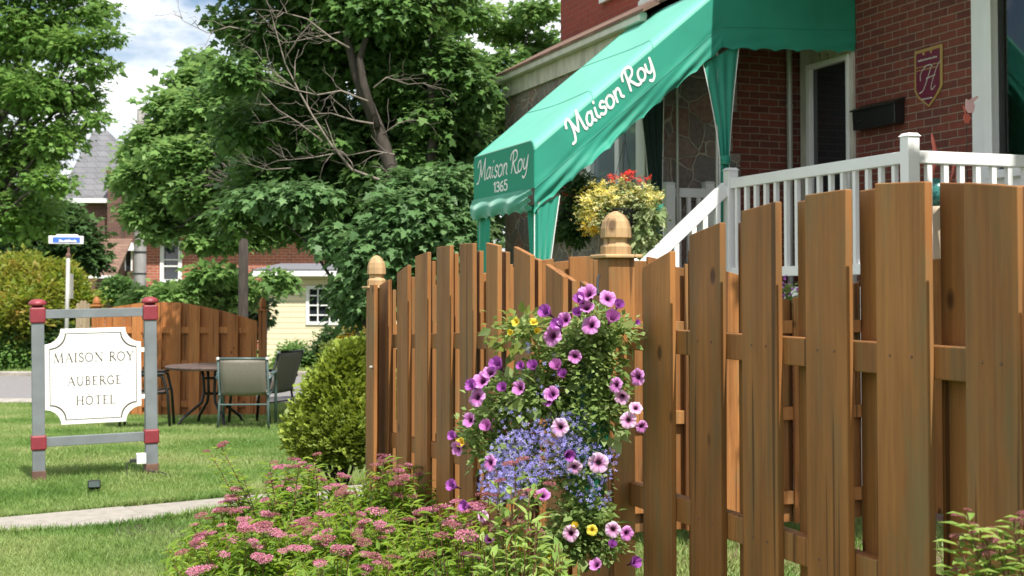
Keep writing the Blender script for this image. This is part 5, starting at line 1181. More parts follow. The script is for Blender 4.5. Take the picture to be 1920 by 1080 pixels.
# big bright tree filling the upper left
Y = 34.0
cl = [ell_from_px(*a, Y + dy) for *a, dy in [(50, 60, 95, 65, 0), (130, 85, 60, 35, -1), (-60, 150, 120, 100, 1), (60, 170, 95, 45, -1), (150, 180, 50, 35, 0), (20, 290, 100, 60, 0), (95, 265, 60, 35, -1), (40, 400, 85, 55, 0), (150, 15, 60, 30, 0), (80, -60, 130, 60, 0), (-80, -100, 160, 140, 0), (205, 70, 32, 18, -1), (90, 340, 50, 26, -1.5), (-120, 380, 120, 110, 1), (120, -130, 110, 70, 1), (180, 130, 42, 18, -1), (175, 220, 30, 14, -1), (130, 240, 40, 20, 0), (185, 30, 28, 18, -.5)]]
tree('maple_tree', 'large bright green maple filling the upper left beyond the street', (X_(-60, Y), Y, -.3), .32, cl, 52000, .125, T_MAPLE, M['lf_left'], droop=.3, shell=.15)
Y = 42.0
cl = [ell_from_px(*a, Y) for a in [(70, 410, 60, 40), (140, 450, 45, 45), (60, 480, 80, 50), (172, 485, 24, 35), (30, 400, 70, 50), (110, 400, 30, 20)]]
tree('dark_tree', 'dark green rounded tree behind the street name sign', (X_(100, Y), Y, -.3), .2, cl, 16000, .16, T_MAPLE, M['lf_dark'], droop=.4, shell=.3)
# pale tree right of the sky gap
Y = 24.0
cl = [ell_from_px(*a, Y + dy) for *a, dy in [(322, 200, 42, 28, 0), (372, 155, 42, 32, .5), (298, 258, 46, 28, 0), (350, 265, 70, 45, 0), (262, 330, 32, 30, -.5), (330, 350, 70, 35, 0), (430, 330, 65, 60, .5), (280, 400, 48, 24, -.5), (370, 405, 60, 28, 0), (465, 410, 55, 36, 0), (400, 455, 60, 14, -1), (492, 448, 34, 14, -.5), (470, 240, 80, 70, .5), (372, 112, 22, 14, 1), (255, 290, 22, 22, 0), (300, 440, 30, 9, -.6), (400, 300, 60, 50, -.8), (340, 300, 60, 40, -.9), (430, 400, 60, 40, -.9), (380, 360, 70, 35, -1), (500, 380, 60, 50, -.6), (450, 180, 60, 50, -.4), (400, 210, 55, 45, -.6), (235, 340, 12, 30, 0)]]
tree('maple_tree', 'pale green maple whose thin trunk stands behind the orange fence', (X_(449, 21.5), 21.8, -.3), .082, cl, 62000, .105, T_MAPLE, M['lf_mid'], htrunk=.85, droop=.4, shell=.15)
# low branches of the same kind hanging before the yellow house: a young tree
Y = 22.5
cl = [ell_from_px(*a, Y + dy) for *a, dy in [(330, 552, 42, 12, 0), (400, 515, 36, 16, 0), (532, 535, 14, 8, 0), (390, 562, 50, 12, .5), (450, 550, 30, 22, .5), (515, 520, 18, 10, 0)]]
t = tree('young_maple', 'low leafy young maple behind the top of the orange fence', (X_(415, Y), Y + .4, -.3), .06, cl, 3600, .11, T_MAPLE, M['lf_mid'], droop=.5, shell=.1)

# central tree: dark, with vines, leaning trunk and dead limbs
Y = 15.5
cl = [ell_from_px(*a, Y + dy) for *a, dy in [(610, 80, 100, 55, .6), (490, 60, 65, 45, 0), (450, 140, 48, 32, -.4), (560, 200, 100, 60, 1.3), (455, 240, 50, 40, .4), (560, 330, 110, 70, 1.2), (640, 400, 100, 50, .6), (545, 405, 60, 32, .3), (590, 425, 66, 20, .4), (700, 480, 50, 45, .4), (730, 250, 90, 100, 1.5), (760, 120, 100, 80, .6), (700, 20, 120, 60, 0), (830, 330, 60, 80, 1), (860, 260, 55, 70, 1.2), (820, 180, 60, 70, 1), (665, 555, 28, 35, .2), (445, 400, 35, 35, 0), (418, 35, 22, 22, 0), (560, -60, 150, 80, 0), (760, -60, 140, 80, .5), (880, 380, 35, 60, .6), (500, 360, 70, 60, .8)]]
ct_ = thing('old_tree', 'old dark leaved tree with leaning trunk and bare dead limbs behind the fence', 'tree', (X_(790, Y), Y, 0))
mb = MB()
tr_ = [(800, 760), (790, 620), (770, 520), (752, 440), (738, 330), (712, 250), (688, 190), (668, 140), (655, 90), (642, 40), (630, -40)]
mb.tube([P(x_, y_, Y - .2) for x_, y_ in tr_], [.12, .105, .095, .09, .085, .078, .07, .058, .045, .035, .025], 12)
mb.tube([P(x_, y_, Y + .1) for x_, y_ in [(770, 520), (800, 380), (812, 250), (806, 130), (812, 0), (820, -80)]], [.08, .07, .05, .04, .03, .02], 9)
mb.tube([P(x_, y_, Y - .3) for x_, y_ in [(705, 240), (682, 160), (674, 110), (690, 60), (700, 0)]], [.06, .05, .04, .03, .02], 8)
mb.build('trunk', M['bark'], ct_, smooth=True)
# dead limbs
mb = MB()
def dead(pts, r, depth=0, yy=Y - .55):
    r *= 1.0 if depth else .45; w = [P(x_, y_, yy + random.uniform(-.05, .05)) for x_, y_ in pts]
    mb.tube(w, list(np.linspace(r, r * .22, len(w))), 6)
    if depth < 2:
        for i in range(1, len(pts)):
            for _ in range((2 if random.random() < .45 else 1) if depth == 0 else (1 if random.random() < .7 else 0)):
                t = random.random(); x_ = pts[i - 1][0] + (pts[i][0] - pts[i - 1][0]) * t; y_ = pts[i - 1][1] + (pts[i][1] - pts[i - 1][1]) * t
                dx, dy = pts[i][0] - pts[i - 1][0], pts[i][1] - pts[i - 1][1]; L = math.hypot(dx, dy) or 1
                a_ = random.choice((-1, 1)) * random.uniform(.35, .9); l_2 = random.uniform(25, 75) * (.6 if depth else 1)
                vx, vy = (dx * math.cos(a_) - dy * math.sin(a_)) / L, (dx * math.sin(a_) + dy * math.cos(a_)) / L
                q = [(x_, y_)]
                for s_ in (.35, .7, 1): q.append((x_ + vx * l_2 * s_ + random.uniform(-4, 4), y_ + vy * l_2 * s_ + random.uniform(-4, 4) - 3 * s_))
                dead(q, r * .45, depth + 1, yy)
for pts, r in [([(772, 358), (725, 342), (660, 318), (620, 270), (585, 215), (560, 170), (535, 120), (518, 60), (500, -5)], .040),
               ([(700, 232), (665, 226), (620, 212), (588, 214)], .028), ([(690, 190), (640, 170), (595, 178), (550, 168), (500, 150), (470, 165)], .026),
               ([(605, 265), (560, 230), (520, 205), (488, 172)], .024), ([(700, 165), (725, 145), (765, 158), (800, 155)], .022),
               ([(640, 285), (590, 295), (540, 300), (500, 275)], .018), ([(655, 90), (620, 70), (575, 35), (520, 20), (440, 15)], .028), ([(640, 60), (590, 70), (540, 80), (480, 20)], .02),
               ([(560, 170), (520, 140), (495, 120), (480, 95)], .02), ([(720, 250), (745, 232), (778, 222)], .018), ([(740, 290), (700, 282), (650, 292)], .024),
               ([(535, 110), (560, 70), (590, 35)], .018), ([(480, 60), (430, 50), (390, 62), (345, 40), (325, 20)], .020), ([(545, 315), (500, 318), (440, 300)], .014)]:
    dead(pts, r)
mb.build('dead_branches', M['bark_dead'], ct_, smooth=True)
crown(ct_, cl + [ell_from_px(*a, Y + .3) for a in [(830, 120, 60, 50), (800, 220, 45, 60), (780, 300, 40, 40), (690, 330, 40, 20), (880, 170, 45, 40), (620, 260, 40, 25), (590, 130, 50, 30), (700, 100, 30, 50)]], 64000, .085, T_MAPLE, M['lf_ctr'], droop=.65, shell=.3, spray=8)
# lower skirt of larger vine leaves
cl = [ell_from_px(*a, Y - .9 + dy) for *a, dy in [(780, 420, 90, 60, 0), (720, 480, 80, 50, 0), (850, 440, 50, 50, 0), (640, 450, 50, 22, .2), (705, 555, 36, 34, 0), (830, 360, 50, 50, .2), (770, 360, 55, 40, .3), (790, 500, 90, 30, 0), (655, 552, 24, 22, .2), (664, 592, 12, 16, .2), (570, 375, 55, 30, .3), (500, 372, 45, 18, .3)]]
vn = thing('climbing_vine', 'broad leaved green vine massed behind the arched fence below the dead limbs', 'vine', (X_(760, 14.6), 14.6, 0))
mb = MB(); limbs(mb, (X_(760, 14.6), 14.7, 0), cl, .045, .2); mb.build('stem', M['bark'], vn, smooth=True)
crown(vn, cl, 12500, .092, T_MAPLE, M['lf_vine'], droop=.8, shell=.4, spray=6)
# thin tree in front of the sky at the middle right
Y = 23.0
cl = [ell_from_px(*a, Y + dy) for *a, dy in [(870, 30, 70, 22, 0), (950, 60, 40, 22, .5), (890, 130, 70, 30, 0), (1000, 20, 45, 22, 0), (1020, 90, 40, 28, .5), (940, 210, 30, 40, 0), (860, 210, 60, 60, .5), (800, 60, 60, 50, 1), (900, 290, 40, 50, 1), (970, 150, 36, 22, 0), (960, 105, 26, 10, 0), (1000, 135, 36, 18, 0)]]
tree('locust_tree', 'airy yellow green tree between the old dark tree and the stone house', (X_(905, Y), Y, -.3), .14, cl, 15000, .10, T_MAPLE, M['lf_mid'], droop=.3, shell=.1)
Y = 19.0
cl = [ell_from_px(*a, Y) for a in [(700, 300, 130, 90), (850, 380, 80, 90), (590, 390, 90, 40), (520, 310, 60, 60), (690, 460, 60, 35)]]
tree('dark_tree', 'dark green tree filling the gaps behind the old leaning tree', (X_(720, Y), Y, -.3), .2, cl, 22000, .13, T_MAPLE, M['lf_dark'], shell=.2)
# small tree added outside the frame on the right to shade the inner fence
q_ = H2W((4.95, 4.3, 0))
cl = [(np.array(H2W((4.9 + a, 4.3 + b, z))), np.array([.55, .55, .6])) for a, b, z in [(0, 0, 5.1), (.45, .3, 4.6), (.2, -.3, 5.6), (.5, .1, 6.1), (.6, .5, 5.4), (.0, .3, 4.5), (.5, -.4, 4.9)]]
tree('shading_tree', 'small leafy tree added out of view to shade the inner fence', tuple(q_), .06, cl, 9000, .10, T_MAPLE, M['lf_dark'])

# ------------------------------------------------------------------ shrubs
def shrub(name, label, base, clumps, n, size, tmpl, m, cat='shrub', stem=.02, group=None, **kw):
    t = thing(name, label, cat, base, group=group); mb = MB(); limbs(mb, base, clumps, stem, .2); mb.build('stems', M['bark'], t)
    crown(t, clumps, n, size, tmpl, m, name='foliage', **kw); return t
Y = 29.5
shrub('ninebark_shrub', 'yellow green shrub with orange tips left of the street sign pole', (X_(50, Y), Y, -.3), [ell_from_px(*a, Y + dy) for *a, dy in [(20, 540, 50, 45, 0), (70, 550, 50, 40, -.3), (10, 610, 45, 45, -.5), (75, 610, 45, 50, -.5), (40, 500, 45, 25, .3), (45, 580, 60, 40, -.8)]], 16000, .10, T_OVAL, M['lf_orange'], droop=-.3, shell=.3)
shrub('ninebark_shrub', 'orange tipped shrub right of the street sign pole', (X_(135, Y), Y, -.3), [ell_from_px(*a, Y + .3) for a in [(125, 560, 38, 38), (110, 520, 35, 30), (150, 600, 30, 40), (120, 640, 45, 45), (165, 575, 18, 22)]], 12000, .10, T_OVAL, M['lf_orange'], droop=-.3, shell=.3)
Y = 28.8
shrub('round_shrub', 'low bright green bush at the far kerb beside the left sign post', (X_(30, Y), Y, -.25), [ell_from_px(*a, Y) for a in [(15, 665, 32, 35), (50, 672, 26, 30), (-30, 660, 40, 40), (30, 640, 30, 25)]], 8000, .085, T_OVAL, M['lf_mid'], shell=.4)
shrub('round_shrub', 'dark green bush directly behind the white sign board', (X_(115, Y), Y, -.25), [ell_from_px(*a, Y) for a in [(110, 660, 30, 40), (140, 650, 28, 40), (95, 630, 22, 30)]], 6000, .085, T_OVAL, M['lf_dark'], shell=.4)
Y = 29.6
shrub('round_shrub', 'bright green leafy bush against the yellow house below its left corner', (X_(552, Y), Y, -.3), [ell_from_px(*a, Y) for a in [(552, 668, 22, 24), (540, 680, 18, 16), (566, 678, 16, 16)]], 5000, .085, T_OVAL, M['lf_mid'], shell=.3)
shrub('small_spruce', 'small dark feathery conifer below the yellow house window', (X_(618, Y), Y, -.3), [ell_from_px(*a, Y) for a in [(612, 660, 22, 30), (622, 640, 12, 25), (600, 672, 18, 16), (640, 665, 20, 28)]], 5000, .08, T_SPRAY, M['lf_dark'], shell=.3)
shrub('lime_shrub', 'lime yellow bush above the cedar in front of the yellow house', (X_(633, 27.9), 27.95, -.25), [ell_from_px(*a, 27.95) for a in [(633, 655, 20, 14), (628, 668, 16, 12), (648, 662, 14, 14)]], 3500, .07, T_OVAL, M['lf_yel'], shell=.4)
fsb = shrub('flowering_shrub', 'pale flowering shrub half hidden behind the leftmost near fence post', (X_(665, 24), 28.2, -.25), [ell_from_px(*a, 28.2) for a in [(668, 640, 22, 36), (662, 615, 14, 24), (675, 670, 18, 20)]], 3200, .075, T_OVAL, M['lf_pale'], shell=.3)
crown(fsb, [ell_from_px(*a, 28.1) for a in [(668, 620, 16, 30), (660, 650, 14, 20)]], 420, .10, T_OVAL, M['fl_gold'], name='flowers', spray=3)['kind'] = 'stuff'
Y = 50.0
shrub('clipped_hedge', 'clipped dark green bush in front of the brown brick house', (X_(226, Y), Y, -.3), [ell_from_px(*a, Y) for a in [(226, 545, 23, 24), (212, 545, 14, 20), (240, 548, 14, 20)]], 6000, .12, T_OVAL, M['lf_ctr'], shell=.6)
Y = 26.0
for i, (lab, el) in enumerate([('leafy green bush showing over the left half of the orange fence', [(300, 565, 45, 22), (350, 560, 40, 26), (270, 560, 25, 14)]), ('dark leafy bush showing over the right half of the orange fence', [(420, 560, 45, 32), (470, 580, 28, 40), (440, 600, 40, 30)])]):
    shrub('leafy_bush', lab, (X_(el[0][0], Y), Y - i, -.3), [ell_from_px(*a, Y - i) for a in el] + [ell_from_px(el[0][0], 640, 40, 60, Y - i)], 8000, .11, T_MAPLE, (M['lf_mid'], M['lf_dark'])[i], shell=.3)
# golden cedar globe beside the fence
Y = 8.35
cl = [ell_from_px(*a, Y + dy) for *a, dy in [(650, 748, 58, 62, 0), (615, 782, 46, 54, -.05), (660, 700, 40, 45, .05), (690, 780, 60, 85, .1), (600, 815, 48, 50, -.1), (650, 810, 70, 55, -.15), (572, 800, 20, 34, 0), (625, 715, 28, 32, 0), (600, 735, 18, 22, -.1), (580, 768, 16, 16, -.05), (655, 672, 22, 22, 0), (636, 690, 16, 22, -.05), (612, 708, 14, 16, -.1), (585, 830, 26, 22, -.1), (562, 822, 12, 16, 0), (676, 660, 18, 18, .1)]]
cd = shrub('cedar_shrub', 'golden green globe cedar beside the leftmost post of the near fence', (X_(640, Y), Y, 0), cl, 44000, .034, T_SPRAY, M['lf_cedar'], spray=6, spread=2.0, droop=-.5, shell=.5, stem=.015, szvar=.5)

# ================================================================== SPIREA
def bloom_mesh(m, seed):
    r = np.random.default_rng(seed); n = 300; rr = np.sqrt(r.random(n)) * .031; t = r.random(n) * 6.283
    pos = np.stack([rr * np.cos(t) * 1.15, rr * np.sin(t) * 1.0, .012 - rr * .28 + r.normal(0, .0025, n)], 1)
    T = (np.array([(-.5, -.5, 0), (.5, -.5, .1), (.5, .5, 0), (-.5, .5, .1)]), [(0, 1, 2, 3)])
    o = leaves('flower_cluster', pos, r.normal(size=(n, 3)) * np.array([1, 1, .5]), np.array([0, 0, 1]) + r.normal(size=(n, 3)) * .5, r.uniform(.0025, .0052, n), T, m, None, rnd=r.random(n), base=Vector((0, 0, 0)))
    me = o.data; bpy.data.objects.remove(o); return me
BL = [bloom_mesh(M['sp_pink'], 1), bloom_mesh(M['sp_pink'], 2), bloom_mesh(M['sp_faded'], 3), bloom_mesh(M['sp_faded'], 4)]
def spirea(label, cx_, cy_, rad, hgt, nst, lf, faded, n_bl, lsz=.076, group='spirea bushes along the front fence', nleaf=22, extra=None, bsize=1.0):
    z0 = G(cx_, cy_)
    t = thing('spirea_bush', label, 'shrub', (cx_, cy_, z0), group=group); mb = MB()
    Pp, Dd, Nn, Sz = [], [], [], []; tips = []
    for i in range(nst):
        an = random.random() * 6.283; rr = rad * math.sqrt(random.random()); dx, dy = math.cos(an) * rr, math.sin(an) * rr
        h = hgt * (1 - .42 * (rr / rad) ** 2) * random.uniform(.82, 1.08)
        b = Vector((cx_ + dx * .35, cy_ + dy * .35, z0)); e = Vector((cx_ + dx, cy_ + dy, z0 + h)); m_ = b.lerp(e, .5) + Vector((-dx * .12, -dy * .12, h * .06))
        pts = [b.lerp(m_, t_) * (1 - t_) + m_.lerp(e, t_) * t_ for t_ in np.linspace(0, 1, 8)]
        mb.tube(pts, list(np.linspace(.0035, .0014, 8)), 5); tips.append((e, (pts[-1] - pts[-2]).normalized()))
        for k in range(nleaf):
            s = .28 + .72 * (k / nleaf) ** .8; q = s * 7; j = min(6, int(q)); p = pts[j].lerp(pts[j + 1], q - j)
            a_ = k * 2.4 + random.uniform(-.4, .4); ax = (pts[j + 1] - pts[j]).normalized()
            o = Vector((math.cos(a_), math.sin(a_), 0)); o = (o - ax * o.dot(ax)).normalized()
            Pp.append(p); Dd.append(o + ax * random.uniform(.2, .9)); Nn.append(Vector((0, 0, 1)) + ax * .4 + Vector([random.gauss(0, .25) for _ in range(3)])); Sz.append(lsz * random.uniform(.55, 1.2) * (1.15 - .35 * s))
    if extra:
        for (b, e) in extra:
            b, e = Vector(b), Vector(e); mb.tube([b, b.lerp(e, .5) + Vector((.01, 0, .0)), e], [.003, .0025, .0016], 5); tips.append((e, (e - b).normalized()))
            for k in range(26):
                s = .3 + .7 * k / 26; p = b.lerp(e, s); a_ = k * 2.4; o = Vector((math.cos(a_), math.sin(a_), .35)); Pp.append(p); Dd.append(o); Nn.append(Vector((0, 0, 1))); Sz.append(lsz * random.uniform(.5, 1.0))
    mb.build('stems', M['stem_red'], t)
    leaves('foliage', np.array(Pp), np.array(Dd), np.array(Nn), np.array(Sz), T_LANCE, lf, t)
    order = sorted(tips, key=lambda q: -q[0].z + .25 * q[0].y + random.uniform(-.1, .1)); tips2 = tips[-len(extra):] + [q for q in order if q not in tips[-len(extra):]] if extra else order
    bb = BASE[t.name]; k = 0; n_bl = int(n_bl * .78)
    for (e, ax) in tips2:
        if k >= n_bl: break
        for _ in range(random.choice((1, 1, 2, 3))):
            if k >= n_bl: break
            fd = random.random() < faded
            o = bpy.data.objects.new('flower_cluster', BL[(2 if fd else 0) + random.randint(0, 1)]); COL.objects.link(o); o.parent = t
            p = e + Vector((random.gauss(0, .025), random.gauss(0, .025), random.uniform(-.02, .015))) * (1 if k % 3 else .4)
            o.location = p - bb; up = (ax + Vector((random.gauss(0, .25), random.gauss(0, .25), .6))).normalized()
            o.rotation_euler = up.to_track_quat('Z', 'Y').to_euler(); s = random.uniform(.5, 1.05) * bsize; o.scale = (s * random.uniform(.8, 1.3), s, s * 1.1); k += 1
            BASE[o.name] = Vector(bb)
    return t
def at(px, Y): return X_(px, Y)
def sp(label, px, Y, rad, ytop, nst, lf, faded, n_bl, **kw):
    h = P(px, ytop, Y).z - G(0, Y); spirea(label, X_(px, Y), Y, rad, h, nst, lf, faded, n_bl, **kw)
sp('spirea bush with fading pink blooms in front of the globe cedar', 575, 6.55, .40, 880, 150, M['lf_spirea'], .45, 42)
sp('pink flowering spirea at the left end of the bed by the path', 450, 5.85, .34, 950, 140, M['lf_spirea'], .25, 42)
sp('dense pink spirea in the bottom left foreground of the bed', 480, 5.2, .40, 985, 200, M['lf_spirea'], .25, 50)
sp('spirea bush with faded dark blooms against the left end of the fence', 740, 6.15, .36, 872, 150, M['lf_spirea'], .8, 40)
sp('bright leafed spirea with pink blooms in the centre foreground', 680, 5.35, .42, 955, 210, M['lf_spirea'], .5, 36)
sp('lime leafed spirea with few blooms just left of the hanging flowers', 850, 5.0, .32, 960, 160, M['lf_spirea'], .6, 24)
sp('low spirea at the very bottom centre in front of the other bushes', 640, 4.6, .36, 1045, 190, M['lf_spirea'], .4, 26)
sp('leafy spirea without blooms below the hanging petunias', 975, 3.72, .19, 912, 95, M['lf_spirea2'], .95, 12, lsz=.075, nleaf=20)
sp('low leafy spirea at the foot of the flower covered fence post', 890, 3.9, .20, 985, 100, M['lf_spirea'], .4, 14, lsz=.06)
# tall stray stems over the lawn
Y = 5.9
spirea('sparse tall spirea stems with brown seed heads rising over the path', X_(500, Y), Y, .25, .36, 16, M['lf_spirea'], .9, 26, nleaf=14,
       extra=[((X_(a, Y), Y, .35), tuple(P(c, d_, Y))) for a, c, d_ in [(470, 440, 915), (500, 415, 838), (520, 505, 868), (490, 455, 890), (540, 560, 872), (480, 395, 850), (600, 590, 858)]], bsize=.85)
# spirea at the bottom right in front of the near fence
Y = 2.35
spirea('close up spirea with dark red buds at the bottom right corner', X_(1905, Y), Y, .10, P(1880, 985, Y).z, 22, M['lf_spirea2'], 1.0, 30, lsz=.062, nleaf=14, bsize=.45,
       extra=[(tuple(P(a, 1300, Y)), tuple(P(c, d_, Y))) for a, c, d_ in [(1880, 1812, 960), (1890, 1835, 985), (1900, 1868, 995), (1880, 1795, 1015), (1910, 1925, 968), (1870, 1850, 1010), (1905, 1880, 1005), (1860, 1790, 1062), (1930, 1900, 975)]])

# ================================================================== HANGING PETUNIA PLANTER
def petunia_mesh(name, m, seed, cup=0.0):
    r = random.Random(seed); n = 40; prof = [(.0028, -.036), (.0036, -.022), (.0058, -.010), (.011, -.001), (.020, .004 + cup * .008), (.029, .004 + cup * .02), (.0345, .001 + cup * .03)]
    mb = MB(); vs = []; m_ = len(prof); ph = [r.uniform(0, 6) for _ in range(3)]
    for i, (rad, z) in enumerate(prof):
        f = (i / (m_ - 1)) ** 2
        for k in range(n):
            t = 2 * math.pi * k / n; lob = 1 - f * .11 * (1 - abs(math.cos(2.5 * t))) ** 2 - .0
            wv = f * (.0035 * math.sin(5 * t + ph[0]) + .0028 * math.sin(11 * t + ph[1]) + .0016 * math.sin(19 * t + ph[2]))
            vs.append((rad * lob * math.cos(t) * (1 - cup * f * .25), rad * lob * math.sin(t) * (1 - cup * f * .25), z + wv))
    mb.add(vs, [(i * n + k, i * n + (k + 1) % n, (i + 1) * n + (k + 1) % n, (i + 1) * n + k) for i in range(m_ - 1) for k in range(n)])
    o = mb.build(name, m, None, smooth=True, base=Vector((0, 0, 0))); me = o.data; bpy.data.objects.remove(o); return me
PM = {k: [petunia_mesh('petunia_flower', M['pet_' + k], 10 + i + 7 * j, (.0, .35, 1.0)[i]) for i in range(3)] for j, k in enumerate(('pale', 'pink', 'purple', 'yellow'))}
YP = 3.98; pb = P(1100, 800, YP)
pl_ = thing('petunia_planter', 'hanging bag planter of purple petunias and blue lobelia on the fence post', 'hanging planter', (pb.x, pb.y, .55))
hk = W2H(P(1122, 520, YP)); hookw = H2W((1.70, PA[1], 1.50))
MB().tube([P(1124, 516, 4.1), P(1121, 522, 4.06), P(1120, 540, 4.03), P(1122, 552, 4.0)], .0045, 8).build('hook', M['blackp'], pl_, smooth=True)
def bagf(u, v):
    t = u * 6.283; z = 1.25 - .50 * v; r = .04 + .03 * math.sin(math.pi * min(1, v * 1.1)) + .004 * math.sin(t * 5 + v * 9)
    return (pb.x + .0 + r * math.cos(t), pb.y + .02 + r * .8 * math.sin(t), z)
MB().grid(bagf, 24, 20).build('bag', plain('green_plastic_bag', (.01, .13, .07), .35, noise=.2), pl_, smooth=True)
# foliage masses: px ellipses at the planter's depth
def pe(px, py, rx, ry, dy=0): return ell_from_px(px, py, rx, ry, YP + dy, .10)
cl = [pe(1100, 630, 40, 32), pe(1150, 617, 32, 20), pe(1115, 690, 38, 48), pe(1135, 745, 24, 48), pe(1060, 655, 30, 28), pe(1035, 705, 55, 38), pe(985, 745, 60, 34), pe(1075, 775, 50, 50), pe(925, 768, 34, 24), pe(895, 810, 28, 22), pe(960, 830, 55, 45), pe(1085, 870, 45, 60), pe(985, 905, 50, 35), pe(1095, 955, 40, 42), pe(1125, 1020, 38, 30), pe(982, 618, 12, 12), pe(1040, 660, 22, 14), pe(1060, 1000, 40, 45), pe(915, 850, 20, 30), pe(940, 715, 28, 8), pe(1120, 590, 22, 14)]
crown(pl_, cl, 13500, .018, T_OVAL, M['lf_fine'], name='foliage', spray=6, spread=2.4, droop=.1, shell=.1)
crown(pl_, [pe(1120, 680, 36, 60), pe(1100, 640, 34, 30), pe(1135, 780, 22, 50), pe(982, 622, 14, 16), pe(1000, 740, 70, 40), pe(1090, 1000, 60, 50), pe(1170, 640, 20, 20)], 900, .036, T_OVAL, M['lf_fine'], name='leaf_sprays', spray=4, spread=1.6, shell=.4)
crown(pl_, [pe(975, 610, 28, 22, -.02), pe(970, 640, 25, 20)], 160, .032, T_OVAL, M['lf_yel'], name='leaf_sprays', spray=4)
# lobelia: five-petalled specks in drifts
T5 = (np.array([(0, 0, 0), (.2, .5, .1), (0, .62, .0), (-.2, .5, .1), (.55, .1, .1), (.6, -.15, 0), (.35, -.2, .1), (-.55, .1, .1), (-.6, -.15, 0), (-.35, -.2, .1), (.12, -.5, .1), (-.12, -.5, .1)]), [(0, 1, 2, 3), (0, 6, 5, 4), (0, 7, 8, 9), (0, 11, 10)])
pts = []
for (px, py, rx, ry, n) in [(1010, 850, 95, 48, 640), (955, 890, 55, 50, 330), (930, 915, 35, 30, 110), (1060, 800, 60, 30, 60), (980, 790, 60, 30, 50), (1120, 870, 40, 40, 60), (1115, 930, 35, 25, 40), (1070, 780, 30, 20, 16), (1150, 855, 18, 12, 14), (1030, 700, 60, 60, 22), (985, 652, 12, 10, 10), (1090, 900, 40, 30, 30)]:
    for _ in range(n):
        while True:
            a_, b_2 = random.uniform(-1, 1), random.uniform(-1, 1)
            if a_ * a_ + b_2 * b_2 < 1: break
        pts.append(P(px + a_ * rx, py + b_2 * ry, YP - .11 + random.uniform(-.04, .05)))
pts = np.array(pts); n = len(pts); tw = unit(np.array([0, 0, ZC]) - pts + rng.normal(size=(n, 3)) * .9 * 2)
upv = np.tile(np.array([0, 0, 1.0]), (n, 1)) + rng.normal(size=(n, 3)) * .6
o = leaves('lobelia_flowers', pts, np.cross(np.cross(tw, upv), tw), tw, rng.uniform(.007, .0115, n), T5, M['fl_lob'], pl_); o['kind'] = 'stuff'
def pet(parent, px, py, d, kind, tilt=(0, 0), mesh=None, dy=-.14, size=None):
    p = P(px, py, YP + dy); o = bpy.data.objects.new('petunia_flower', PM[kind][mesh if mesh is not None else random.randint(0, 2)]); COL.objects.link(o); o.parent = parent
    o.location = p - BASE[parent.name]; BASE[o.name] = Vector(BASE[parent.name])
    view = (Vector((0, 0, ZC)) - p).normalized(); right = Vector((1, 0, 0)); up = Vector((0, 0, 1))
    n_ = (view + right * tilt[0] + up * tilt[1]).normalized(); o.rotation_euler = (n_.to_track_quat('Z', 'Y') @ Matrix.Rotation(random.random() * 6.28, 4, 'Z').to_quaternion()).to_euler()
    s = .90 * d / 2 * (YP + dy) / F / .0345; o.scale = (s, s, s)
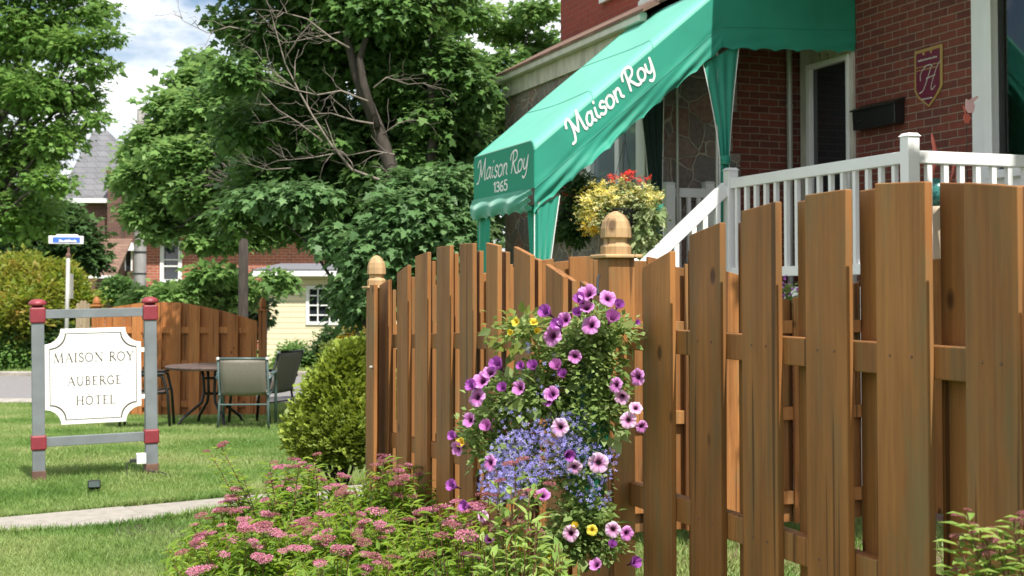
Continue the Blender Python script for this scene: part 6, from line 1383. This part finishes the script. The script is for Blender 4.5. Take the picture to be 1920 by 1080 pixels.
for a in [(1122, 868, 44, 'pale', (0, 0), 0), (1050, 801, 40, 'pale', (-.4, .1), 0), (1077, 876, 34, 'pale', (.1, -.5), 0), (1062, 852, 34, 'purple', (.6, -.2), 2), (1178, 788, 36, 'pale', (-.1, .1), 0), (1203, 800, 28, 'pink', (.5, -.3), 0), (1192, 765, 30, 'pale', (.2, .6), 0), (1167, 743, 36, 'pale', (-.2, -.4), 1), (1155, 722, 34, 'pink', (-.8, .2), 0), (1196, 707, 38, 'pink', (-.9, 0), 0),
          (919, 868, 36, 'pink', (-.9, .1), 0), (1070, 1000, 36, 'pale', (-.3, -.1), 0), (1149, 993, 34, 'pale', (-.1, -.1), 0), (1175, 1000, 32, 'pink', (.5, -.1), 0), (1118, 1060, 32, 'pink', (-.6, .7), 1), (1186, 1056, 34, 'purple', (.9, .3), 2), (1147, 1024, 26, 'purple', (.3, .9), 2), (1018, 930, 34, 'pink', (.2, .8), 1), (904, 968, 28, 'pale', (.5, 0), 1), (876, 950, 32, 'purple', (-1, .3), 2), (853, 912, 34, 'purple', (-1, .4), 2),
          (860, 840, 36, 'pink', (-1, -.3), 1), (853, 818, 28, 'purple', (-1, .3), 2), (882, 788, 36, 'pink', (-.9, .2), 1), (916, 802, 36, 'pink', (-.7, .6), 2), (895, 745, 42, 'pink', (-.8, .3), 0), (905, 715, 44, 'pink', (-.6, .6), 1), (890, 725, 36, 'purple', (-1, .5), 2), (936, 688, 42, 'purple', (-.7, .7), 2), (920, 700, 36, 'pink', (-.5, .8), 1), (945, 730, 30, 'purple', (-.6, .7), 2), (975, 728, 36, 'pink', (-.7, .3), 1),
          (1000, 690, 32, 'purple', (-.3, .9), 2), (1030, 750, 32, 'purple', (-.8, .2), 1), (1045, 690, 36, 'pink', (-.4, .9), 2), (1055, 705, 28, 'purple', (-.2, .9), 2), (980, 688, 26, 'purple', (-.9, .6), 2), (1078, 668, 32, 'pink', (0, -.1), 1), (1035, 740, 38, 'pink', (-.3, .5), 1),
          (1036, 630, 46, 'pink', (-.7, .2), 0), (1028, 588, 40, 'purple', (-.8, .6), 2), (1060, 600, 36, 'pink', (-.5, .3), 1), (1108, 610, 42, 'pink', (-.4, .4), 0), (1103, 552, 46, 'pink', (-.4, .8), 1), (1090, 565, 36, 'purple', (-.5, .8), 2), (1140, 560, 40, 'pink', (.4, .6), 0), (1100, 578, 36, 'pink', (0, .9), 1), (1145, 600, 42, 'pink', (.4, .8), 2), (1158, 575, 30, 'purple', (.5, .8), 2), (1085, 590, 30, 'purple', (-.4, .9), 2), (1048, 615, 40, 'purple', (-.4, .8), 2), (1193, 606, 16, 'purple', (.8, .5), 2),
          (1110, 994, 24, 'yellow', (0, 0), 0), (1040, 1066, 22, 'yellow', (.2, -.1), 0), (1028, 1042, 14, 'yellow', (.2, .2), 1), (1078, 988, 20, 'yellow', (0, .9), 2), (968, 604, 22, 'yellow', (-.7, .3), 1), (1000, 605, 22, 'yellow', (.3, .9), 1), (960, 622, 18, 'yellow', (-.8, -.2), 2), (1005, 622, 18, 'yellow', (.4, .4), 2), (945, 1030, 20, 'yellow', (-.3, .2), 0), (970, 1030, 14, 'yellow', (.2, .3), 1), (865, 830, 24, 'yellow', (-.8, .2), 1), (918, 1012, 26, 'pink', (-.3, .8), 1)]:
    px, py, d_, kd, tl, ms = a; pet(pl_, px, py, d_, kd, tl, ms)

# ================================================================== HANGING BASKETS BY THE STEPS
def hb(label, c, clumps, mlf, nlf, flowers, hooktop, sz=.03):
    t = thing('hanging_basket', label, 'hanging basket', tuple(c))
    MB().lathe([(.07, -.16), (.12, -.10), (.15, 0), (.155, .01)], c, 24).build('basket', M['blackp'], t, smooth=True)
    for k in range(3):
        an = k * 2.094 + .4; MB().tube([c + Vector((.15 * math.cos(an), .15 * math.sin(an), .0)), hooktop], .0025, 5).build('wire', M['black'], t)
    MB().tube([hooktop, hooktop + Vector((0, 0, .05)), hooktop + Vector((.02, 0, .09)), hooktop + Vector((0, 0, .22))], .004, 6).build('hook', M['black'], t)
    crown(t, clumps, nlf, sz, T_OVAL, mlf, name='foliage', spray=5, spread=2, shell=.1)
    for nm, m, cls, n_, s in flowers: crown(t, cls, n_, s, T5, m, name=nm, spray=3, spread=1.6, droop=0, shell=.55)['kind'] = 'stuff'
    return t
Yb = 11.2; c = P(1165, 395, Yb); pe2 = lambda px, py, rx, ry: ell_from_px(px, py, rx, ry, Yb, .2)
cl = [pe2(1165, 385, 70, 40), pe2(1120, 400, 38, 35), pe2(1205, 390, 35, 40), pe2(1180, 360, 50, 22), pe2(1210, 430, 22, 40)]
ybk = hb('overflowing hanging basket of yellow flowers with red geraniums above the fence post', c, cl, M['lf_pale'], 3800, [
    ('yellow_flowers', M['fl_yellow'], [pe2(1125, 375, 42, 35), pe2(1160, 365, 50, 25), pe2(1105, 400, 22, 35), pe2(1215, 372, 22, 22)], 1300, .034),
    ('gold_flowers', M['fl_gold'], [pe2(1112, 415, 22, 24), pe2(1105, 432, 16, 10)], 200, .028),
    ('red_flowers', M['fl_red'], [pe2(1145, 333, 7, 6), pe2(1178, 333, 12, 9), pe2(1205, 338, 14, 6), pe2(1182, 325, 6, 5)], 110, .030)], P(1172, 262, Yb))
crown(ybk, [pe2(1205, 450, 18, 30), pe2(1215, 425, 18, 25), pe2(1195, 475, 10, 16), pe2(1220, 400, 16, 14)], 260, .075, T_OVAL, M['lf_pale'], name='trailing_leaves', spray=3, spread=1.2, droop=1.2, shell=.3)
Yb = 13.2; pe3 = lambda px, py, rx, ry: ell_from_px(px, py, rx, ry, Yb, .2); c = P(1072, 395, Yb)
hb('dark shaded hanging basket with small deep red flowers beside the front curtain', c, [pe3(1075, 380, 34, 50), pe3(1085, 350, 24, 22), pe3(1065, 425, 28, 30), pe3(1080, 440, 14, 22)], M['lf_dark'], 4200,
   [('red_flowers', M['fl_red'], [pe3(1085, 345, 24, 16), pe3(1070, 370, 26, 24)], 36, .035)], P(1075, 250, Yb), .045)
# stray purple flower stalk in the garden behind the fence
gp = P(1468, 600, 9.0)
sh_ = thing('garden_flower', 'purple flower spike behind the fence below the porch', 'flower', (gp.x, gp.y, 0))
MB().tube([(gp.x, gp.y, 0), tuple(P(1466, 545, 9.0))], .006, 5).build('stem', M['stem'], sh_)
crown(sh_, [ell_from_px(1466, 538, 6, 12, 9.0, .04)], 60, .035, T_OVAL, M['pet_purple'], name='petals', spray=3)['kind'] = 'stuff'; crown(sh_, [ell_from_px(1475, 570, 18, 25, 9.0, .08)], 240, .05, T_OVAL, M['lf_fine'], name='foliage', spray=4)
